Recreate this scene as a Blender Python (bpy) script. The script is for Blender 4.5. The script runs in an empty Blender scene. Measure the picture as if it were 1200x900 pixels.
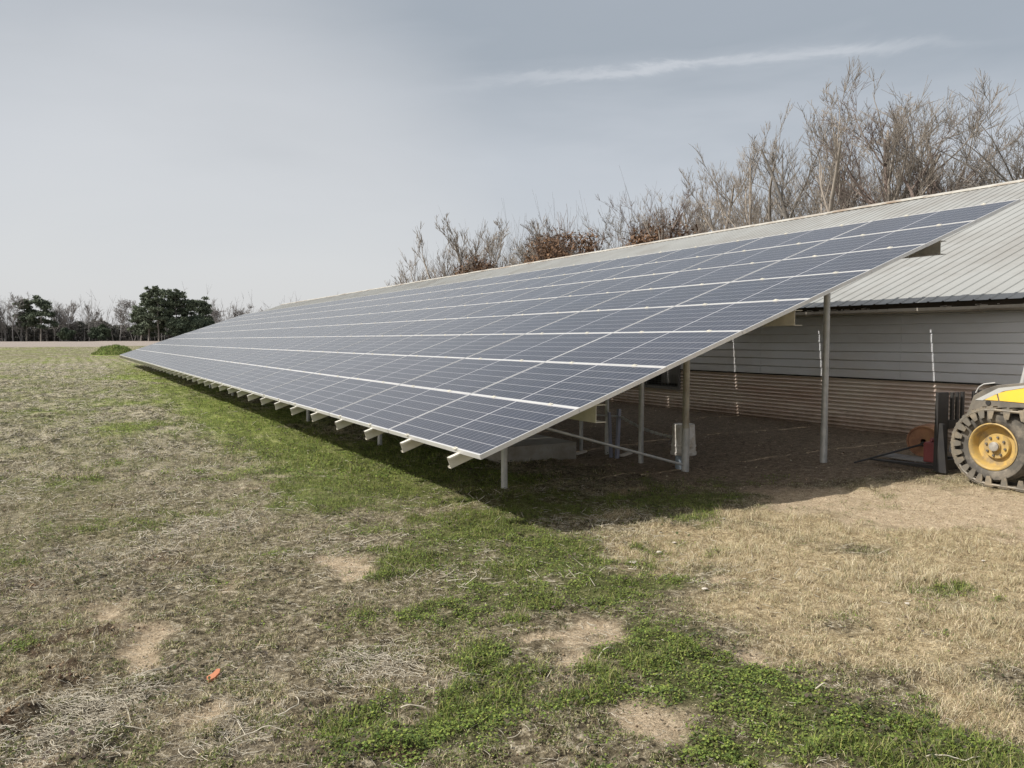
import bpy, math, random
import numpy as np
from mathutils import Vector, Matrix
R = math.radians
random.seed(7)
rng = np.random.default_rng(11)
sc = bpy.context.scene
col = sc.collection

# ------------------------------------------------------------------ camera
CAMZ = 1.62
FPX, PITCH, YAW = 919.4, R(-3.187), R(29.48)
Fv = np.array([math.sin(YAW)*math.cos(PITCH), math.cos(YAW)*math.cos(PITCH), math.sin(PITCH)])
Rv = np.array([math.cos(YAW), -math.sin(YAW), 0.0])
Uv = np.cross(Rv, Fv)
cd = bpy.data.cameras.new('camera'); cam = bpy.data.objects.new('camera', cd); col.objects.link(cam)
cd.sensor_width = 36; cd.lens = FPX/1200*36; cd.clip_start = .05; cd.clip_end = 3000
M = Matrix(((Rv[0], Uv[0], -Fv[0], 0), (Rv[1], Uv[1], -Fv[1], 0), (Rv[2], Uv[2], -Fv[2], CAMZ), (0, 0, 0, 1)))
cam.matrix_world = M
sc.camera = cam

def ray(x, y):
    return Fv*FPX + Rv*(x-600) - Uv*(y-450)
def gp(x, y, z=0.0):
    d = ray(x, y); s = (z-CAMZ)/d[2]; return np.array([0, 0, CAMZ])+d*s
def rd(x, y, D):
    """point in direction of (x, y) at horizontal distance D"""
    d = ray(x, y); s = D/math.hypot(d[0], d[1]); return np.array([0, 0, CAMZ])+d*s

# ------------------------------------------------------------------ noise
def hash2(ix, iy, seed):
    h = (ix.astype(np.int64)*374761393 + iy.astype(np.int64)*668265263 + seed*1442695041) & 0xffffffff
    h = ((h ^ (h >> 13))*1274126177) & 0xffffffff
    h = (h ^ (h >> 16)) & 0xffff
    return h/65535.0
def vnoise(x, y, seed=0):
    ix = np.floor(x); iy = np.floor(y); fx = x-ix; fy = y-iy
    fx = fx*fx*(3-2*fx); fy = fy*fy*(3-2*fy)
    a = hash2(ix, iy, seed); b = hash2(ix+1, iy, seed); c = hash2(ix, iy+1, seed); d = hash2(ix+1, iy+1, seed)
    return (a*(1-fx)+b*fx)*(1-fy)+(c*(1-fx)+d*fx)*fy
def fbm(x, y, oct=4, seed=0):
    s = 0; a = .5; t = 0
    for k in range(oct):
        s = s+a*vnoise(x*2**k+17.3*k, y*2**k-9.1*k, seed+k); t += a; a *= .5
    return s/t
def sstep(a, b, x):
    t = np.clip((x-a)/(b-a), 0, 1); return t*t*(3-2*t)

# ------------------------------------------------------------------ terrain
def gz(x, y):
    x = np.asarray(x, float); y = np.asarray(y, float)
    r = np.hypot(x, y)
    z = .12*sstep(5.5, 9.5, x)*(1-sstep(40, 80, x)) + 1.3*sstep(80, 250, r)
    z = z + (fbm(x*.35, y*.35, 3, 5)-.5)*.05*sstep(.5, 3, r)
    return z
def relief(x, y, m):
    G, D, S, Rr, K = m
    f = (fbm(x*4, y*4, 4, 21)-.5)*.065*(1-.5*S) + (fbm(x*13, y*13, 3, 31)-.5)*.042*(1-.5*S)
    clod = np.clip(fbm(x*7, y*7, 3, 41)-.45, 0, 1)*.22*K
    return f + clod - .02*S

# patches of the ground, each an ellipse of its own on the ground
def blob(px, py, w, h, amp=1.0):
    c = gp(px, py); d = float(np.dot(c-np.array([0, 0, CAMZ]), Fv))
    return (c[0], c[1], w*d/919., h*d*d/(1.62*919.), amp)
GREEN = [blob(*b) for b in [
    (470,560,110,32), (560,615,90,30), (640,650,100,26), (700,690,85,26,1.1), (600,690,110,26,.7), (500,650,60,26,.6),
    (790,760,70,45,1.1), (850,810,120,45,1.1), (970,850,120,45,1.1), (1080,885,110,40,1.1), (860,880,120,40,1.1), (740,880,60,30,.3),
    (430,530,100,25,1.), (330,485,90,14,.9), (250,455,70,8,.9), (190,440,50,5,.9),(160,470,90,14,.5),(150,500,60,8,.6),
    (600,760,60,45,.55), (560,830,70,45,.5), (520,720,60,30,.5), (920,650,60,8,.25), (30,640,60,30,.35), (30,760,50,30,.4),
    (330,650,60,18,.35), (310,720,60,20,.4), (240,600,90,20,.3), (700,820,40,20,.5), (430,860,60,40,.5), (100,560,120,30,.3), (1110,690,30,9,.6),
    (350,590,80,16,.6), (890,565,70,10,.5), (640,590,130,16,.9), (560,560,90,14,.9), (800,590,80,14,.7), (1150,760,60,14,.25), (900,610,60,5,.3)]]
DRY = [blob(*b) for b in [
    (860,640,130,30), (1000,680,160,40), (1100,740,140,45), (1180,690,120,40), (1160,830,60,50,.9), (1010,760,110,30), (770,650,50,20,.9),
    (1090,660,150,14,.8), (1030,630,150,12,1.), (1120,645,120,12,.9), (920,710,90,30), (880,605,80,8,.8), (1190,900,30,30,.6), (960,615,90,8,.9), (700,600,70,12,.6), (560,600,30,6,.5), (760,585,100,12,.5), (600,580,60,12,.4)]]
SOIL = [blob(*b) for b in [
    (1090,598,150,22,1.4), (1200,615,130,26,1.4), (990,588,130,14,1.2), (840,690,32,9), (890,762,36,12,.9), (700,745,34,18), (750,840,46,30,1.1), (700,780,30,20), (660,735,30,10),
    (340,545,40,8,.9), (300,525,40,6,.8), (405,665,36,12), (160,770,46,22,1.), (375,855,40,16), (150,745,40,12,.8), (655,645,14,4), (330,570,60,10,.6),
    (600,630,25,4,.6), (260,680,40,14,.6), (640,880,40,20,.6), (950,690,30,6,.4), (90,720,60,20,.5), (220,830,30,12,.7), (60,880,60,20,.5), (480,640,30,8,.5)]]
RES = [blob(*b) for b in [
    (110,830,40,22,1.2), (60,870,70,20,.8), (440,775,60,25,.9), (520,790,60,25,.9), (140,650,150,30,.6), (250,620,110,20,.5), (500,870,60,20,.6), (100,700,90,20,.6),
    (300,780,120,50,.6), (230,540,120,18,.4), (60,600,100,20,.5), (420,700,90,30,.5), (330,840,90,40,.6)]]
CLOD = [blob(*b) for b in [(60,765,48,12,1.2), (20,800,40,14,1.), (120,745,40,7,.8), (30,770,30,16,1.), (190,650,60,10,.6), (60,690,70,10,.6), (150,590,80,10,.5), (330,760,40,10,.5), (420,880,50,14,.5), (560,780,40,10,.4), (10,850,40,20,.9), (210,635,30,5,.5), (900,515,60,3,.3)]]
def field(bl, x, y):
    s = np.zeros_like(x)
    for cx, cy, rl, rd_, a in bl:
        dx = x-cx; dy = y-cy
        u = (dx*Rv[0]+dy*Rv[1])/rl; v = (dx*.492+dy*.8705)/rd_
        s = np.maximum(s, a*np.exp(-(u*u+v*v)*.9))
    return s
def masks(x, y):
    x = np.asarray(x, float); y = np.asarray(y, float)
    n1 = fbm(x*1.4, y*1.4, 5, 101)-.5; n2 = fbm(x*2.1, y*2.1, 5, 151)-.5; n3 = fbm(x*.25, y*.25, 4, 171)-.5
    wr = np.clip(np.hypot(x, y)*.10, .25, 1.2)
    wx = x+wr*((fbm(x*1.9, y*1.9, 4, 611)-.5)*1.5); wy = y+wr*((fbm(x*1.9+9, y*1.9, 4, 621)-.5)*1.5)
    bare_ = sstep(6.5, 8, x)*sstep(4.2, 5.2, y+.1*(x-7))
    G = field(GREEN, wx, wy); D = field(DRY, x, y); S = field(SOIL, wx, wy); Rr = field(RES, wx, wy); K = field(CLOD, wx, wy)
    r = np.hypot(x, y)
    strip = np.exp(-((x-3.0-.2*n1*4)/1.1)**2)*sstep(5, 9, y)*(.85-.35*sstep(14, 40, y))          # green strip beside the array
    G = np.maximum(G, strip*(1-sstep(60, 75, y)))
    far = sstep(12, 30, r)*(1-sstep(3, 8, x))
    G = np.maximum(G, far*(.22+.8*n3))
    G = sstep(.18, .80, G+.95*n1+.55*(fbm(x*6, y*6, 3, 301)-.5))
    G = G*(1-bare_)
    barn = (1-sstep(55, 70, y))*sstep(5.2, 6.6, x)*sstep(-30, -20, y)*sstep(5.6, 6.6, y+.25*(x-6))         # bare earth under the array and by the barn
    S = np.maximum(S, barn*.9)
    S = sstep(.34, .72, S+.85*n2+.4*(fbm(x*7, y*7, 3, 333)-.5))*(1-G*.75)
    D = sstep(.18, .75, D+.9*n2+.5*sstep(5, 7, x)*(1-sstep(5, 6.5, y)))*(1-G*.85)*(1-S*.8)
    Rr = sstep(.25, .8, Rr+.9*n2)
    K = sstep(.3, .7, K+.8*n1)
    return G, D, S, Rr, K

# ------------------------------------------------------------------ materials
def mat(name):
    m = bpy.data.materials.new(name); m.use_nodes = True
    nt = m.node_tree; b = nt.nodes['Principled BSDF']
    return m, nt, b
def N(nt, t, **kw):
    n = nt.nodes.new(t)
    for k, v in kw.items():
        if k.startswith('i_'):
            key = k[2:]
            n.inputs[int(key) if key.isdigit() else key.replace('_', ' ')].default_value = v
        else: setattr(n, k, v)
    return n
def ramp(nt, fac, stops):
    r = N(nt, 'ShaderNodeValToRGB')
    e = r.color_ramp.elements
    while len(e) < len(stops): e.new(.5)
    for k, (p, c) in enumerate(stops): e[k].position = p; e[k].color = (*c, 1) if len(c) == 3 else c
    nt.links.new(fac, r.inputs[0]); return r.outputs[0]
def mixc(nt, fac, a, b, typ='MIX'):
    m = N(nt, 'ShaderNodeMix', data_type='RGBA', blend_type=typ)
    for sock, v in ((m.inputs[0], fac), (m.inputs[6], a), (m.inputs[7], b)):
        if isinstance(v, (int, float)): sock.default_value = v
        elif isinstance(v, tuple): sock.default_value = (*v, 1)
        else: nt.links.new(v, sock)
    return m.outputs[2]
def math_(nt, op, a, b=None, c=None):
    m = N(nt, 'ShaderNodeMath', operation=op)
    for k, v in enumerate((a, b, c)):
        if v is None: continue
        if isinstance(v, (int, float)): m.inputs[k].default_value = v
        else: nt.links.new(v, m.inputs[k])
    return m.outputs[0]
def noise(nt, scale, detail=4, rough=.55, vec=None, dist=0):
    n = N(nt, 'ShaderNodeTexNoise'); n.inputs['Scale'].default_value = scale; n.inputs['Detail'].default_value = detail
    n.inputs['Roughness'].default_value = rough; n.inputs['Distortion'].default_value = dist
    if vec is not None: nt.links.new(vec, n.inputs['Vector'])
    return n.outputs[0]
def coords(nt, kind='Object', scale=None):
    t = N(nt, 'ShaderNodeTexCoord'); o = t.outputs[kind]
    if scale:
        mp = N(nt, 'ShaderNodeMapping'); mp.inputs['Scale'].default_value = scale; nt.links.new(o, mp.inputs[0]); o = mp.outputs[0]
    return o
def worldpos(nt, scale=None):
    g = N(nt, 'ShaderNodeNewGeometry'); o = g.outputs['Position']
    if scale:
        mp = N(nt, 'ShaderNodeMapping'); mp.inputs['Scale'].default_value = scale; nt.links.new(o, mp.inputs[0]); o = mp.outputs[0]
    return o
def bump(nt, b, h, strength=.5, dist=.01):
    bp = N(nt, 'ShaderNodeBump'); bp.inputs['Strength'].default_value = strength; bp.inputs['Distance'].default_value = dist
    nt.links.new(h, bp.inputs['Height']); nt.links.new(bp.outputs[0], b.inputs['Normal'])
def simple(name, c1, c2=None, rough=.6, metal=0, scale=6, stretch=None, bmp=0, spec=.5, dirt=None, dscale=1.5):
    m, nt, b = mat(name)
    b.inputs['Roughness'].default_value = rough; b.inputs['Metallic'].default_value = metal; b.inputs['Specular IOR Level'].default_value = spec
    v = worldpos(nt, stretch)
    n = noise(nt, scale, 5, .6, v)
    c = ramp(nt, n, [(.3, c1), (.7, c2 or tuple(x*.75 for x in c1))])
    if dirt:
        n2 = noise(nt, dscale, 6, .7, v)
        f = ramp(nt, n2, [(.45, (0, 0, 0)), (.68, (1, 1, 1))])
        c = mixc(nt, f, c, dirt)
    nt.links.new(c, b.inputs['Base Color'])
    if bmp: bump(nt, b, n, bmp)
    return m
MT = {}
MT['galv'] = simple('galvanized_steel', (.52, .52, .50), (.38, .38, .37), .48, .35, 14)
MT['galv_rail'] = simple('pale_galvanized_rail', (.66, .63, .55), (.52, .5, .44), .5, .1, 9)
MT['postpaint'] = simple('weathered_post', (.50, .47, .38), (.36, .34, .28), .55, .15, 7, dirt=(.25, .2, .14))
MT['alu'] = simple('aluminium_frame', (.62, .62, .61), (.54, .54, .54), .42, .35, 4)
MT['backsheet'] = simple('white_backsheet', (.82, .82, .82), (.78, .78, .78), .6)
MT['roof'] = simple('painted_roof_steel', (.295, .30, .29), (.26, .265, .255), .5, 0, .8, dirt=(.22, .215, .20), dscale=.5)
MT['ridge'] = simple('ridge_cap_steel', (.45, .44, .40), (.36, .34, .30), .5, 0, 2, dirt=(.22, .16, .11), dscale=1.2)
MT['siding'] = simple('grey_siding', (.78, .80, .83), (.73, .75, .785), .42, 0, 1.3, (1, .4, 1), dirt=(.66, .64, .62), dscale=.8)
MT['skirt'] = simple('dirty_corrugated_steel', (.78, .70, .61), (.70, .58, .50), .55, .1, 1.2, (1, .6, 2), dirt=(.60, .44, .37), dscale=.9)
MT['gutter'] = simple('weathered_gutter', (.55, .51, .45), (.38, .35, .30), .6, 0, 5, (1, .3, 1), dirt=(.10, .08, .06), dscale=2)
MT['fascia'] = simple('rotten_fascia', (.10, .08, .06), (.05, .04, .03), .9, 0, 8, (1, .4, 2))
MT['insul'] = simple('torn_insulation', (.6, .55, .48), (.5, .45, .4), .9, 0, 30)
MT['dark'] = simple('dark_interior', (.03, .028, .026), (.015, .015, .015), .9)
MT['boards'] = simple('grey_weathered_board', (.26, .25, .24), (.17, .165, .16), .8, 0, 8, (1, 3, .5), .2)
MT['wire'] = simple('wire_mesh', (.25, .25, .25), None, .5, .6)
MT['concrete'] = simple('concrete', (.36, .34, .30), (.27, .26, .23), .85, 0, 5, None, .4, dirt=(.2, .17, .13))
MT['blackpaint'] = simple('black_painted_steel', (.020, .020, .022), (.035, .033, .03), .5, 0, 9)
MT['darkpaint'] = simple('dark_grey_paint', (.075, .070, .062), (.11, .10, .09), .5, 0, 6, dirt=(.17, .15, .12))
MT['yellow'] = simple('yellow_paint', (.78, .50, .06), (.72, .45, .055), .38, 0, 5, dirt=(.6, .42, .14), dscale=2)
MT['rim'] = simple('yellow_rim_paint', (.46, .31, .085), (.36, .25, .10), .5, 0, 7, dirt=(.20, .155, .10), dscale=9)
MT['silver'] = simple('silver_decal', (.42, .42, .41), (.36, .36, .35), .4)
MT['rubber'] = simple('dusty_rubber', (.055, .05, .044), (.085, .078, .066), .85, 0, 9, dirt=(.22, .19, .15), dscale=6)
MT['track'] = simple('worn_steel_track', (.17, .155, .13), (.10, .09, .075), .6, .25, 12, None, .3, dirt=(.30, .25, .18), dscale=6)
MT['hub'] = simple('dusty_hub_metal', (.40, .38, .34), (.22, .2, .18), .6, .3, 20)
MT['rust'] = simple('rust_brown_steel', (.34, .17, .09), (.20, .10, .06), .8, 0, 7, None, .3, dirt=(.36, .20, .09), dscale=5)
MT['red'] = simple('faded_red_plastic', (.26, .07, .07), (.18, .05, .05), .6)
MT['bucket'] = simple('dirty_white_plastic', (.62, .61, .58), (.52, .5, .46), .5, 0, 6, dirt=(.34, .29, .23), dscale=7)
MT['bluepipe'] = simple('blue_grey_pvc', (.30, .36, .42), (.24, .29, .34), .5)
MT['purplepost'] = simple('bluish_steel', (.30, .31, .40), (.24, .25, .31), .5, .2)
MT['orange'] = simple('orange_plastic', (.52, .21, .11), (.42, .16, .08), .5)
MT['stone'] = simple('pale_stone', (.52, .48, .42), (.36, .32, .27), .8, 0, 30)
MT['bark_pale'] = simple('pale_bark', (.32, .28, .24), (.19, .165, .14), .9, 0, 1.4)
MT['bark_grey'] = simple('grey_bark', (.21, .19, .17), (.13, .118, .105), .9, 0, 1.4)
MT['bark_red'] = simple('reddish_bark', (.19, .145, .125), (.12, .095, .082), .9, 0, 1.4)
MT['bark_far'] = simple('far_bark', (.25, .235, .225), (.17, .16, .155), .95, 0, .5)
MT['needle'] = simple('pine_needles', (.105, .13, .08), (.06, .078, .05), .8, 0, .35)
MT['needle_b'] = simple('cedar_needles', (.075, .098, .058), (.05, .07, .045), .85, 0, .35)
MT['leaf_brown'] = simple('dead_oak_leaves', (.17, .095, .05), (.10, .06, .036), .85, 0, 1.5)
MT['brush'] = simple('winter_brush', (.12, .105, .10), (.055, .065, .050), .95, 0, .25)

# attribute coloured plants
def attr_mat(name, rough=.7, sss=False):
    m, nt, b = mat(name)
    a = N(nt, 'ShaderNodeAttribute', attribute_name='tint')
    b.inputs['Roughness'].default_value = rough; b.inputs['Specular IOR Level'].default_value = .25
    nt.links.new(a.outputs['Color'], b.inputs['Base Color'])
    tr = N(nt, 'ShaderNodeBsdfTranslucent'); nt.links.new(a.outputs['Color'], tr.inputs[0])
    mx = N(nt, 'ShaderNodeMixShader'); mx.inputs[0].default_value = .3
    nt.links.new(b.outputs[0], mx.inputs[1]); nt.links.new(tr.outputs[0], mx.inputs[2])
    nt.links.new(mx.outputs[0], nt.nodes['Material Output'].inputs[0])
    return m
MT['blade'] = attr_mat('grass_blades')
MT['straw'] = simple('plant_residue_straw', (.56, .52, .43), (.31, .275, .21), .85, 0, 12)

def ground_material():
    m, nt, b = mat('field_ground')
    b.inputs['Roughness'].default_value = .95; b.inputs['Specular IOR Level'].default_value = .12
    A = N(nt, 'ShaderNodeAttribute', attribute_name='cover'); sp = N(nt, 'ShaderNodeSeparateColor'); nt.links.new(A.outputs['Color'], sp.inputs[0])
    A2 = N(nt, 'ShaderNodeAttribute', attribute_name='cover2'); sp2 = N(nt, 'ShaderNodeSeparateColor'); nt.links.new(A2.outputs['Color'], sp2.inputs[0])
    G, D, S = sp.outputs[0], sp.outputs[1], sp.outputs[2]
    RR, K, T = sp2.outputs[0], sp2.outputs[1], sp2.outputs[2]
    p = worldpos(nt)
    nf = noise(nt, 70, 5, .75, p); nm = noise(nt, 15, 8, .78, p); nl = noise(nt, .6, 5, .6, p); nx = noise(nt, 220, 3, .7, p)
    pst = worldpos(nt, (1, .35, 1)); nfar = noise(nt, 3.4, 9, .86, pst); nbig = noise(nt, .55, 5, .6, pst)
    base = ramp(nt, nm, [(.36, (.032, .026, .017)), (.45, (.10, .08, .052)), (.54, (.25, .21, .14)), (.63, (.54, .48, .37))])  # under-layer darkened in colour to stand in for contact shade among the stalks
    base2 = ramp(nt, nfar, [(.42, (.030, .027, .017)), (.49, (.13, .115, .070)), (.56, (.44, .395, .29))])
    cdn = N(nt, 'ShaderNodeVectorMath', operation='LENGTH'); nt.links.new(p, cdn.inputs[0])
    mr = N(nt, 'ShaderNodeMapRange'); mr.inputs[1].default_value = 3.5; mr.inputs[2].default_value = 16
    nt.links.new(cdn.outputs['Value'], mr.inputs[0])
    olive = ramp(nt, nfar, [(.40, (.040, .045, .018)), (.49, (.125, .13, .055)), (.58, (.28, .27, .145))])
    base2 = mixc(nt, ramp(nt, nbig, [(.42, (0, 0, 0)), (.58, (1, 1, 1))]), base2, olive)
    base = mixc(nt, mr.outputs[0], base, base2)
    green = ramp(nt, nm, [(.3, (.030, .032, .014)), (.5, (.075, .085, .028)), (.7, (.19, .18, .075))])
    green2 = ramp(nt, nfar, [(.38, (.06, .085, .02)), (.5, (.175, .225, .045)), (.62, (.32, .34, .11))])
    green = mixc(nt, mr.outputs[0], green, green2)
    dry = ramp(nt, nm, [(.32, (.14, .10, .055)), (.48, (.36, .285, .17)), (.66, (.60, .50, .33))])
    soil = ramp(nt, nm, [(.3, (.29, .22, .14)), (.5, (.47, .375, .26)), (.7, (.62, .51, .37))])
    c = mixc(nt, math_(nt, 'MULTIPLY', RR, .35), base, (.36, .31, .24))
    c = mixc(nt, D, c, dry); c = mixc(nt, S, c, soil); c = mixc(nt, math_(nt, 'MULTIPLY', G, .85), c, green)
    c = mixc(nt, math_(nt, 'MULTIPLY', K, .85), c, (.075, .05, .033))
    # brown trodden earth under the array, its colour deepened further to darken the shade
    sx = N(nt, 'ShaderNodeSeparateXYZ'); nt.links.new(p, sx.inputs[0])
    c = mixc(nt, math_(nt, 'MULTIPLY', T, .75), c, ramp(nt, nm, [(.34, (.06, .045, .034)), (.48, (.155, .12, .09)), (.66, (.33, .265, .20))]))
    # tilled strip far away
    far = N(nt, 'ShaderNodeMapRange'); far.inputs[1].default_value = 150; far.inputs[2].default_value = 156; nt.links.new(sx.outputs[1], far.inputs[0])
    c = mixc(nt, far.outputs[0], c, ramp(nt, nfar, [(.3, (.24, .21, .185)), (.7, (.32, .28, .25))]))
    # rows of pale stubble
    wv = N(nt, 'ShaderNodeTexWave', wave_type='BANDS', bands_direction='X'); wv.inputs['Scale'].default_value = .42; wv.inputs['Distortion'].default_value = 1.2; wv.inputs['Detail'].default_value = 3
    nt.links.new(p, wv.inputs[0])
    band = math_(nt, 'MULTIPLY', ramp(nt, sx.outputs[1], [(0, (0, 0, 0)), (1, (1, 1, 1))]), 1)
    m1 = N(nt, 'ShaderNodeMapRange'); m1.inputs[1].default_value = 45; m1.inputs[2].default_value = 58; nt.links.new(sx.outputs[1], m1.inputs[0])
    m2 = N(nt, 'ShaderNodeMapRange'); m2.inputs[1].default_value = 78; m2.inputs[2].default_value = 90; m2.inputs[3].default_value = 1; m2.inputs[4].default_value = 0; nt.links.new(sx.outputs[1], m2.inputs[0])
    st = math_(nt, 'MULTIPLY', math_(nt, 'MULTIPLY', m1.outputs[0], m2.outputs[0]), math_(nt, 'MULTIPLY', wv.outputs[1], .3))
    c = mixc(nt, st, c, (.42, .37, .29))
    gr = ramp(nt, nf, [(.35, (.35, .35, .35)), (.65, (1.45, 1.45, 1.45))])
    c = mixc(nt, .8, c, gr, 'MULTIPLY')
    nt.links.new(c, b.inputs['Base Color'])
    h = math_(nt, 'ADD', math_(nt, 'MULTIPLY', nf, .6), math_(nt, 'MULTIPLY', nx, .25)); h = math_(nt, 'ADD', h, math_(nt, 'MULTIPLY', nm, 1.2))
    bump(nt, b, h, .9, .03)
    return m

def panel_material():
    m, nt, b = mat('solar_cells_under_glass')
    uv = N(nt, 'ShaderNodeUVMap'); sx = N(nt, 'ShaderNodeSeparateXYZ'); nt.links.new(uv.outputs[0], sx.inputs[0])
    u, v = sx.outputs[0], sx.outputs[1]
    def line(t, n, w):
        f = math_(nt, 'FRACT', math_(nt, 'ADD', math_(nt, 'MULTIPLY', t, n), .5)); d = math_(nt, 'ABSOLUTE', math_(nt, 'SUBTRACT', f, .5))
        return math_(nt, 'LESS_THAN', d, w*n*.5)
    lu = line(u, 24., .0022); lv = line(v, 6., .0065)
    mid = math_(nt, 'LESS_THAN', math_(nt, 'ABSOLUTE', math_(nt, 'SUBTRACT', u, .5)), .006)
    ed = math_(nt, 'GREATER_THAN', math_(nt, 'MAXIMUM', math_(nt, 'ABSOLUTE', math_(nt, 'SUBTRACT', u, .5)), 0), .4935)
    ed2 = math_(nt, 'GREATER_THAN', math_(nt, 'ABSOLUTE', math_(nt, 'SUBTRACT', v, .5)), .488)
    bus = line(v, 54., .0012)
    cid = N(nt, 'ShaderNodeCombineXYZ'); nt.links.new(math_(nt, 'FLOOR', math_(nt, 'MULTIPLY', u, 24)), cid.inputs[0]); nt.links.new(math_(nt, 'FLOOR', math_(nt, 'MULTIPLY', v, 6)), cid.inputs[1])
    oi = N(nt, 'ShaderNodeAttribute', attribute_name='pid'); nt.links.new(oi.outputs['Fac'], cid.inputs[2])
    wn = N(nt, 'ShaderNodeTexWhiteNoise'); nt.links.new(cid.outputs[0], wn.inputs[0])
    wn2 = N(nt, 'ShaderNodeTexWhiteNoise', noise_dimensions='1D'); nt.links.new(oi.outputs['Fac'], wn2.inputs['W'])
    cell = mixc(nt, wn.outputs[0], (.006, .010, .021), (.012, .017, .033))
    cell = mixc(nt, math_(nt, 'MULTIPLY', wn2.outputs[0], .6), cell, (.018, .021, .036))
    thick = math_(nt, 'MAXIMUM', math_(nt, 'MAXIMUM', mid, lv), math_(nt, 'MAXIMUM', ed, ed2))
    c = mixc(nt, math_(nt, 'MULTIPLY', bus, .18), cell, (.30, .30, .34))
    c = mixc(nt, math_(nt, 'MULTIPLY', lu, .6), c, (.28, .28, .30)); c = mixc(nt, thick, c, (.29, .29, .31))
    # a thin film of dust
    nd = noise(nt, 1.2, 5, .6, worldpos(nt)); dust = math_(nt, 'ADD', math_(nt, 'MULTIPLY', nd, .07), .0)
    c = mixc(nt, dust, c, (.42, .40, .38))
    nt.links.new(c, b.inputs['Base Color'])
    b.inputs['Sheen Weight'].default_value = .32; b.inputs['Sheen Roughness'].default_value = .16; b.inputs['IOR'].default_value = 1.42
    nt.links.new(math_(nt, 'ADD', math_(nt, 'MULTIPLY', nd, .12), .16), b.inputs['Roughness'])
    return m
MT['panel'] = panel_material()
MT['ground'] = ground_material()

# ------------------------------------------------------------------ mesh helpers
def attach(o, parent):
    # things are empties away from the origin; parts carry world coordinates and sit at the origin
    o.parent = parent
    o.matrix_parent_inverse = Matrix.Translation(parent.location).inverted() if parent.type == 'EMPTY' else Matrix.Identity(4)
class MB:
    def __init__(s): s.v = []; s.f = []
    def add(s, vs, fs):
        o = len(s.v); s.v += [tuple(map(float, p)) for p in vs]; s.f += [tuple(i+o for i in f) for f in fs]; return s
    def box(s, x0, x1, y0, y1, z0, z1):
        vs = [(x, y, z) for x in (x0, x1) for y in (y0, y1) for z in (z0, z1)]
        return s.add(vs, [(0, 1, 3, 2), (4, 6, 7, 5), (0, 4, 5, 1), (2, 3, 7, 6), (0, 2, 6, 4), (1, 5, 7, 3)])
    def obox(s, p, ax, ay, az):
        """box from centre and three half axes"""
        p, ax, ay, az = map(np.array, (p, ax, ay, az))
        vs = [p+i*ax+j*ay+k*az for i in (-1, 1) for j in (-1, 1) for k in (-1, 1)]
        return s.add(vs, [(0, 1, 3, 2), (4, 6, 7, 5), (0, 4, 5, 1), (2, 3, 7, 6), (0, 2, 6, 4), (1, 5, 7, 3)])
    def tube(s, p0, p1, r0, r1=None, n=12, caps=True):
        r1 = r0 if r1 is None else r1
        p0, p1 = np.array(p0, float), np.array(p1, float); d = p1-p0; d /= np.linalg.norm(d)
        a = np.cross(d, (0, 0, 1) if abs(d[2]) < .9 else (1, 0, 0)); a /= np.linalg.norm(a); b = np.cross(d, a)
        an = [2*math.pi*k/n for k in range(n)]
        vs = [p0+r0*(a*math.cos(t)+b*math.sin(t)) for t in an]+[p1+r1*(a*math.cos(t)+b*math.sin(t)) for t in an]
        fs = [(k, (k+1) % n, (k+1) % n+n, k+n) for k in range(n)]
        if caps: fs += [tuple(range(n))[::-1], tuple(range(n, 2*n))]
        return s.add(vs, fs)
    def path(s, pts, r, n=8):
        for a, b in zip(pts[:-1], pts[1:]): s.tube(a, b, r, r, n)
        return s
    def lathe(s, prof, c, axis, n=40, closed=False):
        """prof: list of (along axis, radius)"""
        c = np.array(c, float); d = np.array(axis, float); d /= np.linalg.norm(d)
        a = np.cross(d, (0, 0, 1) if abs(d[2]) < .9 else (1, 0, 0)); a /= np.linalg.norm(a); b = np.cross(d, a)
        vs = []; m = len(prof)
        for (h, r) in prof:
            for k in range(n):
                t = 2*math.pi*k/n; vs.append(c+d*h+r*(a*math.cos(t)+b*math.sin(t)))
        fs = []
        for i in range(m-1 if not closed else m):
            j = (i+1) % m
            for k in range(n): fs.append((i*n+k, i*n+(k+1) % n, j*n+(k+1) % n, j*n+k))
        return s.add(vs, fs)
    def prism(s, poly, p0, e1, e2, ext):
        """polygon (u,v) in plane p0+u e1+v e2 extruded by vector ext"""
        p0, e1, e2, ext = map(lambda q: np.array(q, float), (p0, e1, e2, ext)); n = len(poly)
        vs = [p0+e1*u+e2*v for u, v in poly]+[p0+e1*u+e2*v+ext for u, v in poly]
        return s.add(vs, [tuple(range(n))[::-1], tuple(range(n, 2*n))]+[(k, (k+1) % n, (k+1) % n+n, k+n) for k in range(n)])
    def build(s, name, m, parent=None, smooth=False, bevel=0):
        me = bpy.data.meshes.new(name); me.from_pydata(s.v, [], s.f); me.update()
        me.materials.append(m)
        import bmesh
        bm = bmesh.new(); bm.from_mesh(me); bmesh.ops.recalc_face_normals(bm, faces=bm.faces)
        if bevel: bmesh.ops.bevel(bm, geom=list(bm.edges), offset=bevel, segments=2, affect='EDGES', profile=.6)
        bm.to_mesh(me); bm.free()
        if smooth:
            me.polygons.foreach_set('use_smooth', [True]*len(me.polygons))
            try: me.set_sharp_from_angle(angle=R(38))
            except Exception: pass
        o = bpy.data.objects.new(name, me); col.objects.link(o)
        if parent is not None:
            attach(o, parent)
        return o
def tag(o, label=None, cat=None, group=None, kind=None):
    if label: o['label'] = label
    if cat: o['category'] = cat
    if group: o['group'] = group
    if kind: o['kind'] = kind
    return o
def empty(name, loc, label, cat, group=None):
    o = bpy.data.objects.new(name, None); o.empty_display_size = .3; col.objects.link(o); o.location = tuple(map(float, loc)); return tag(o, label, cat, group)
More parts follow.
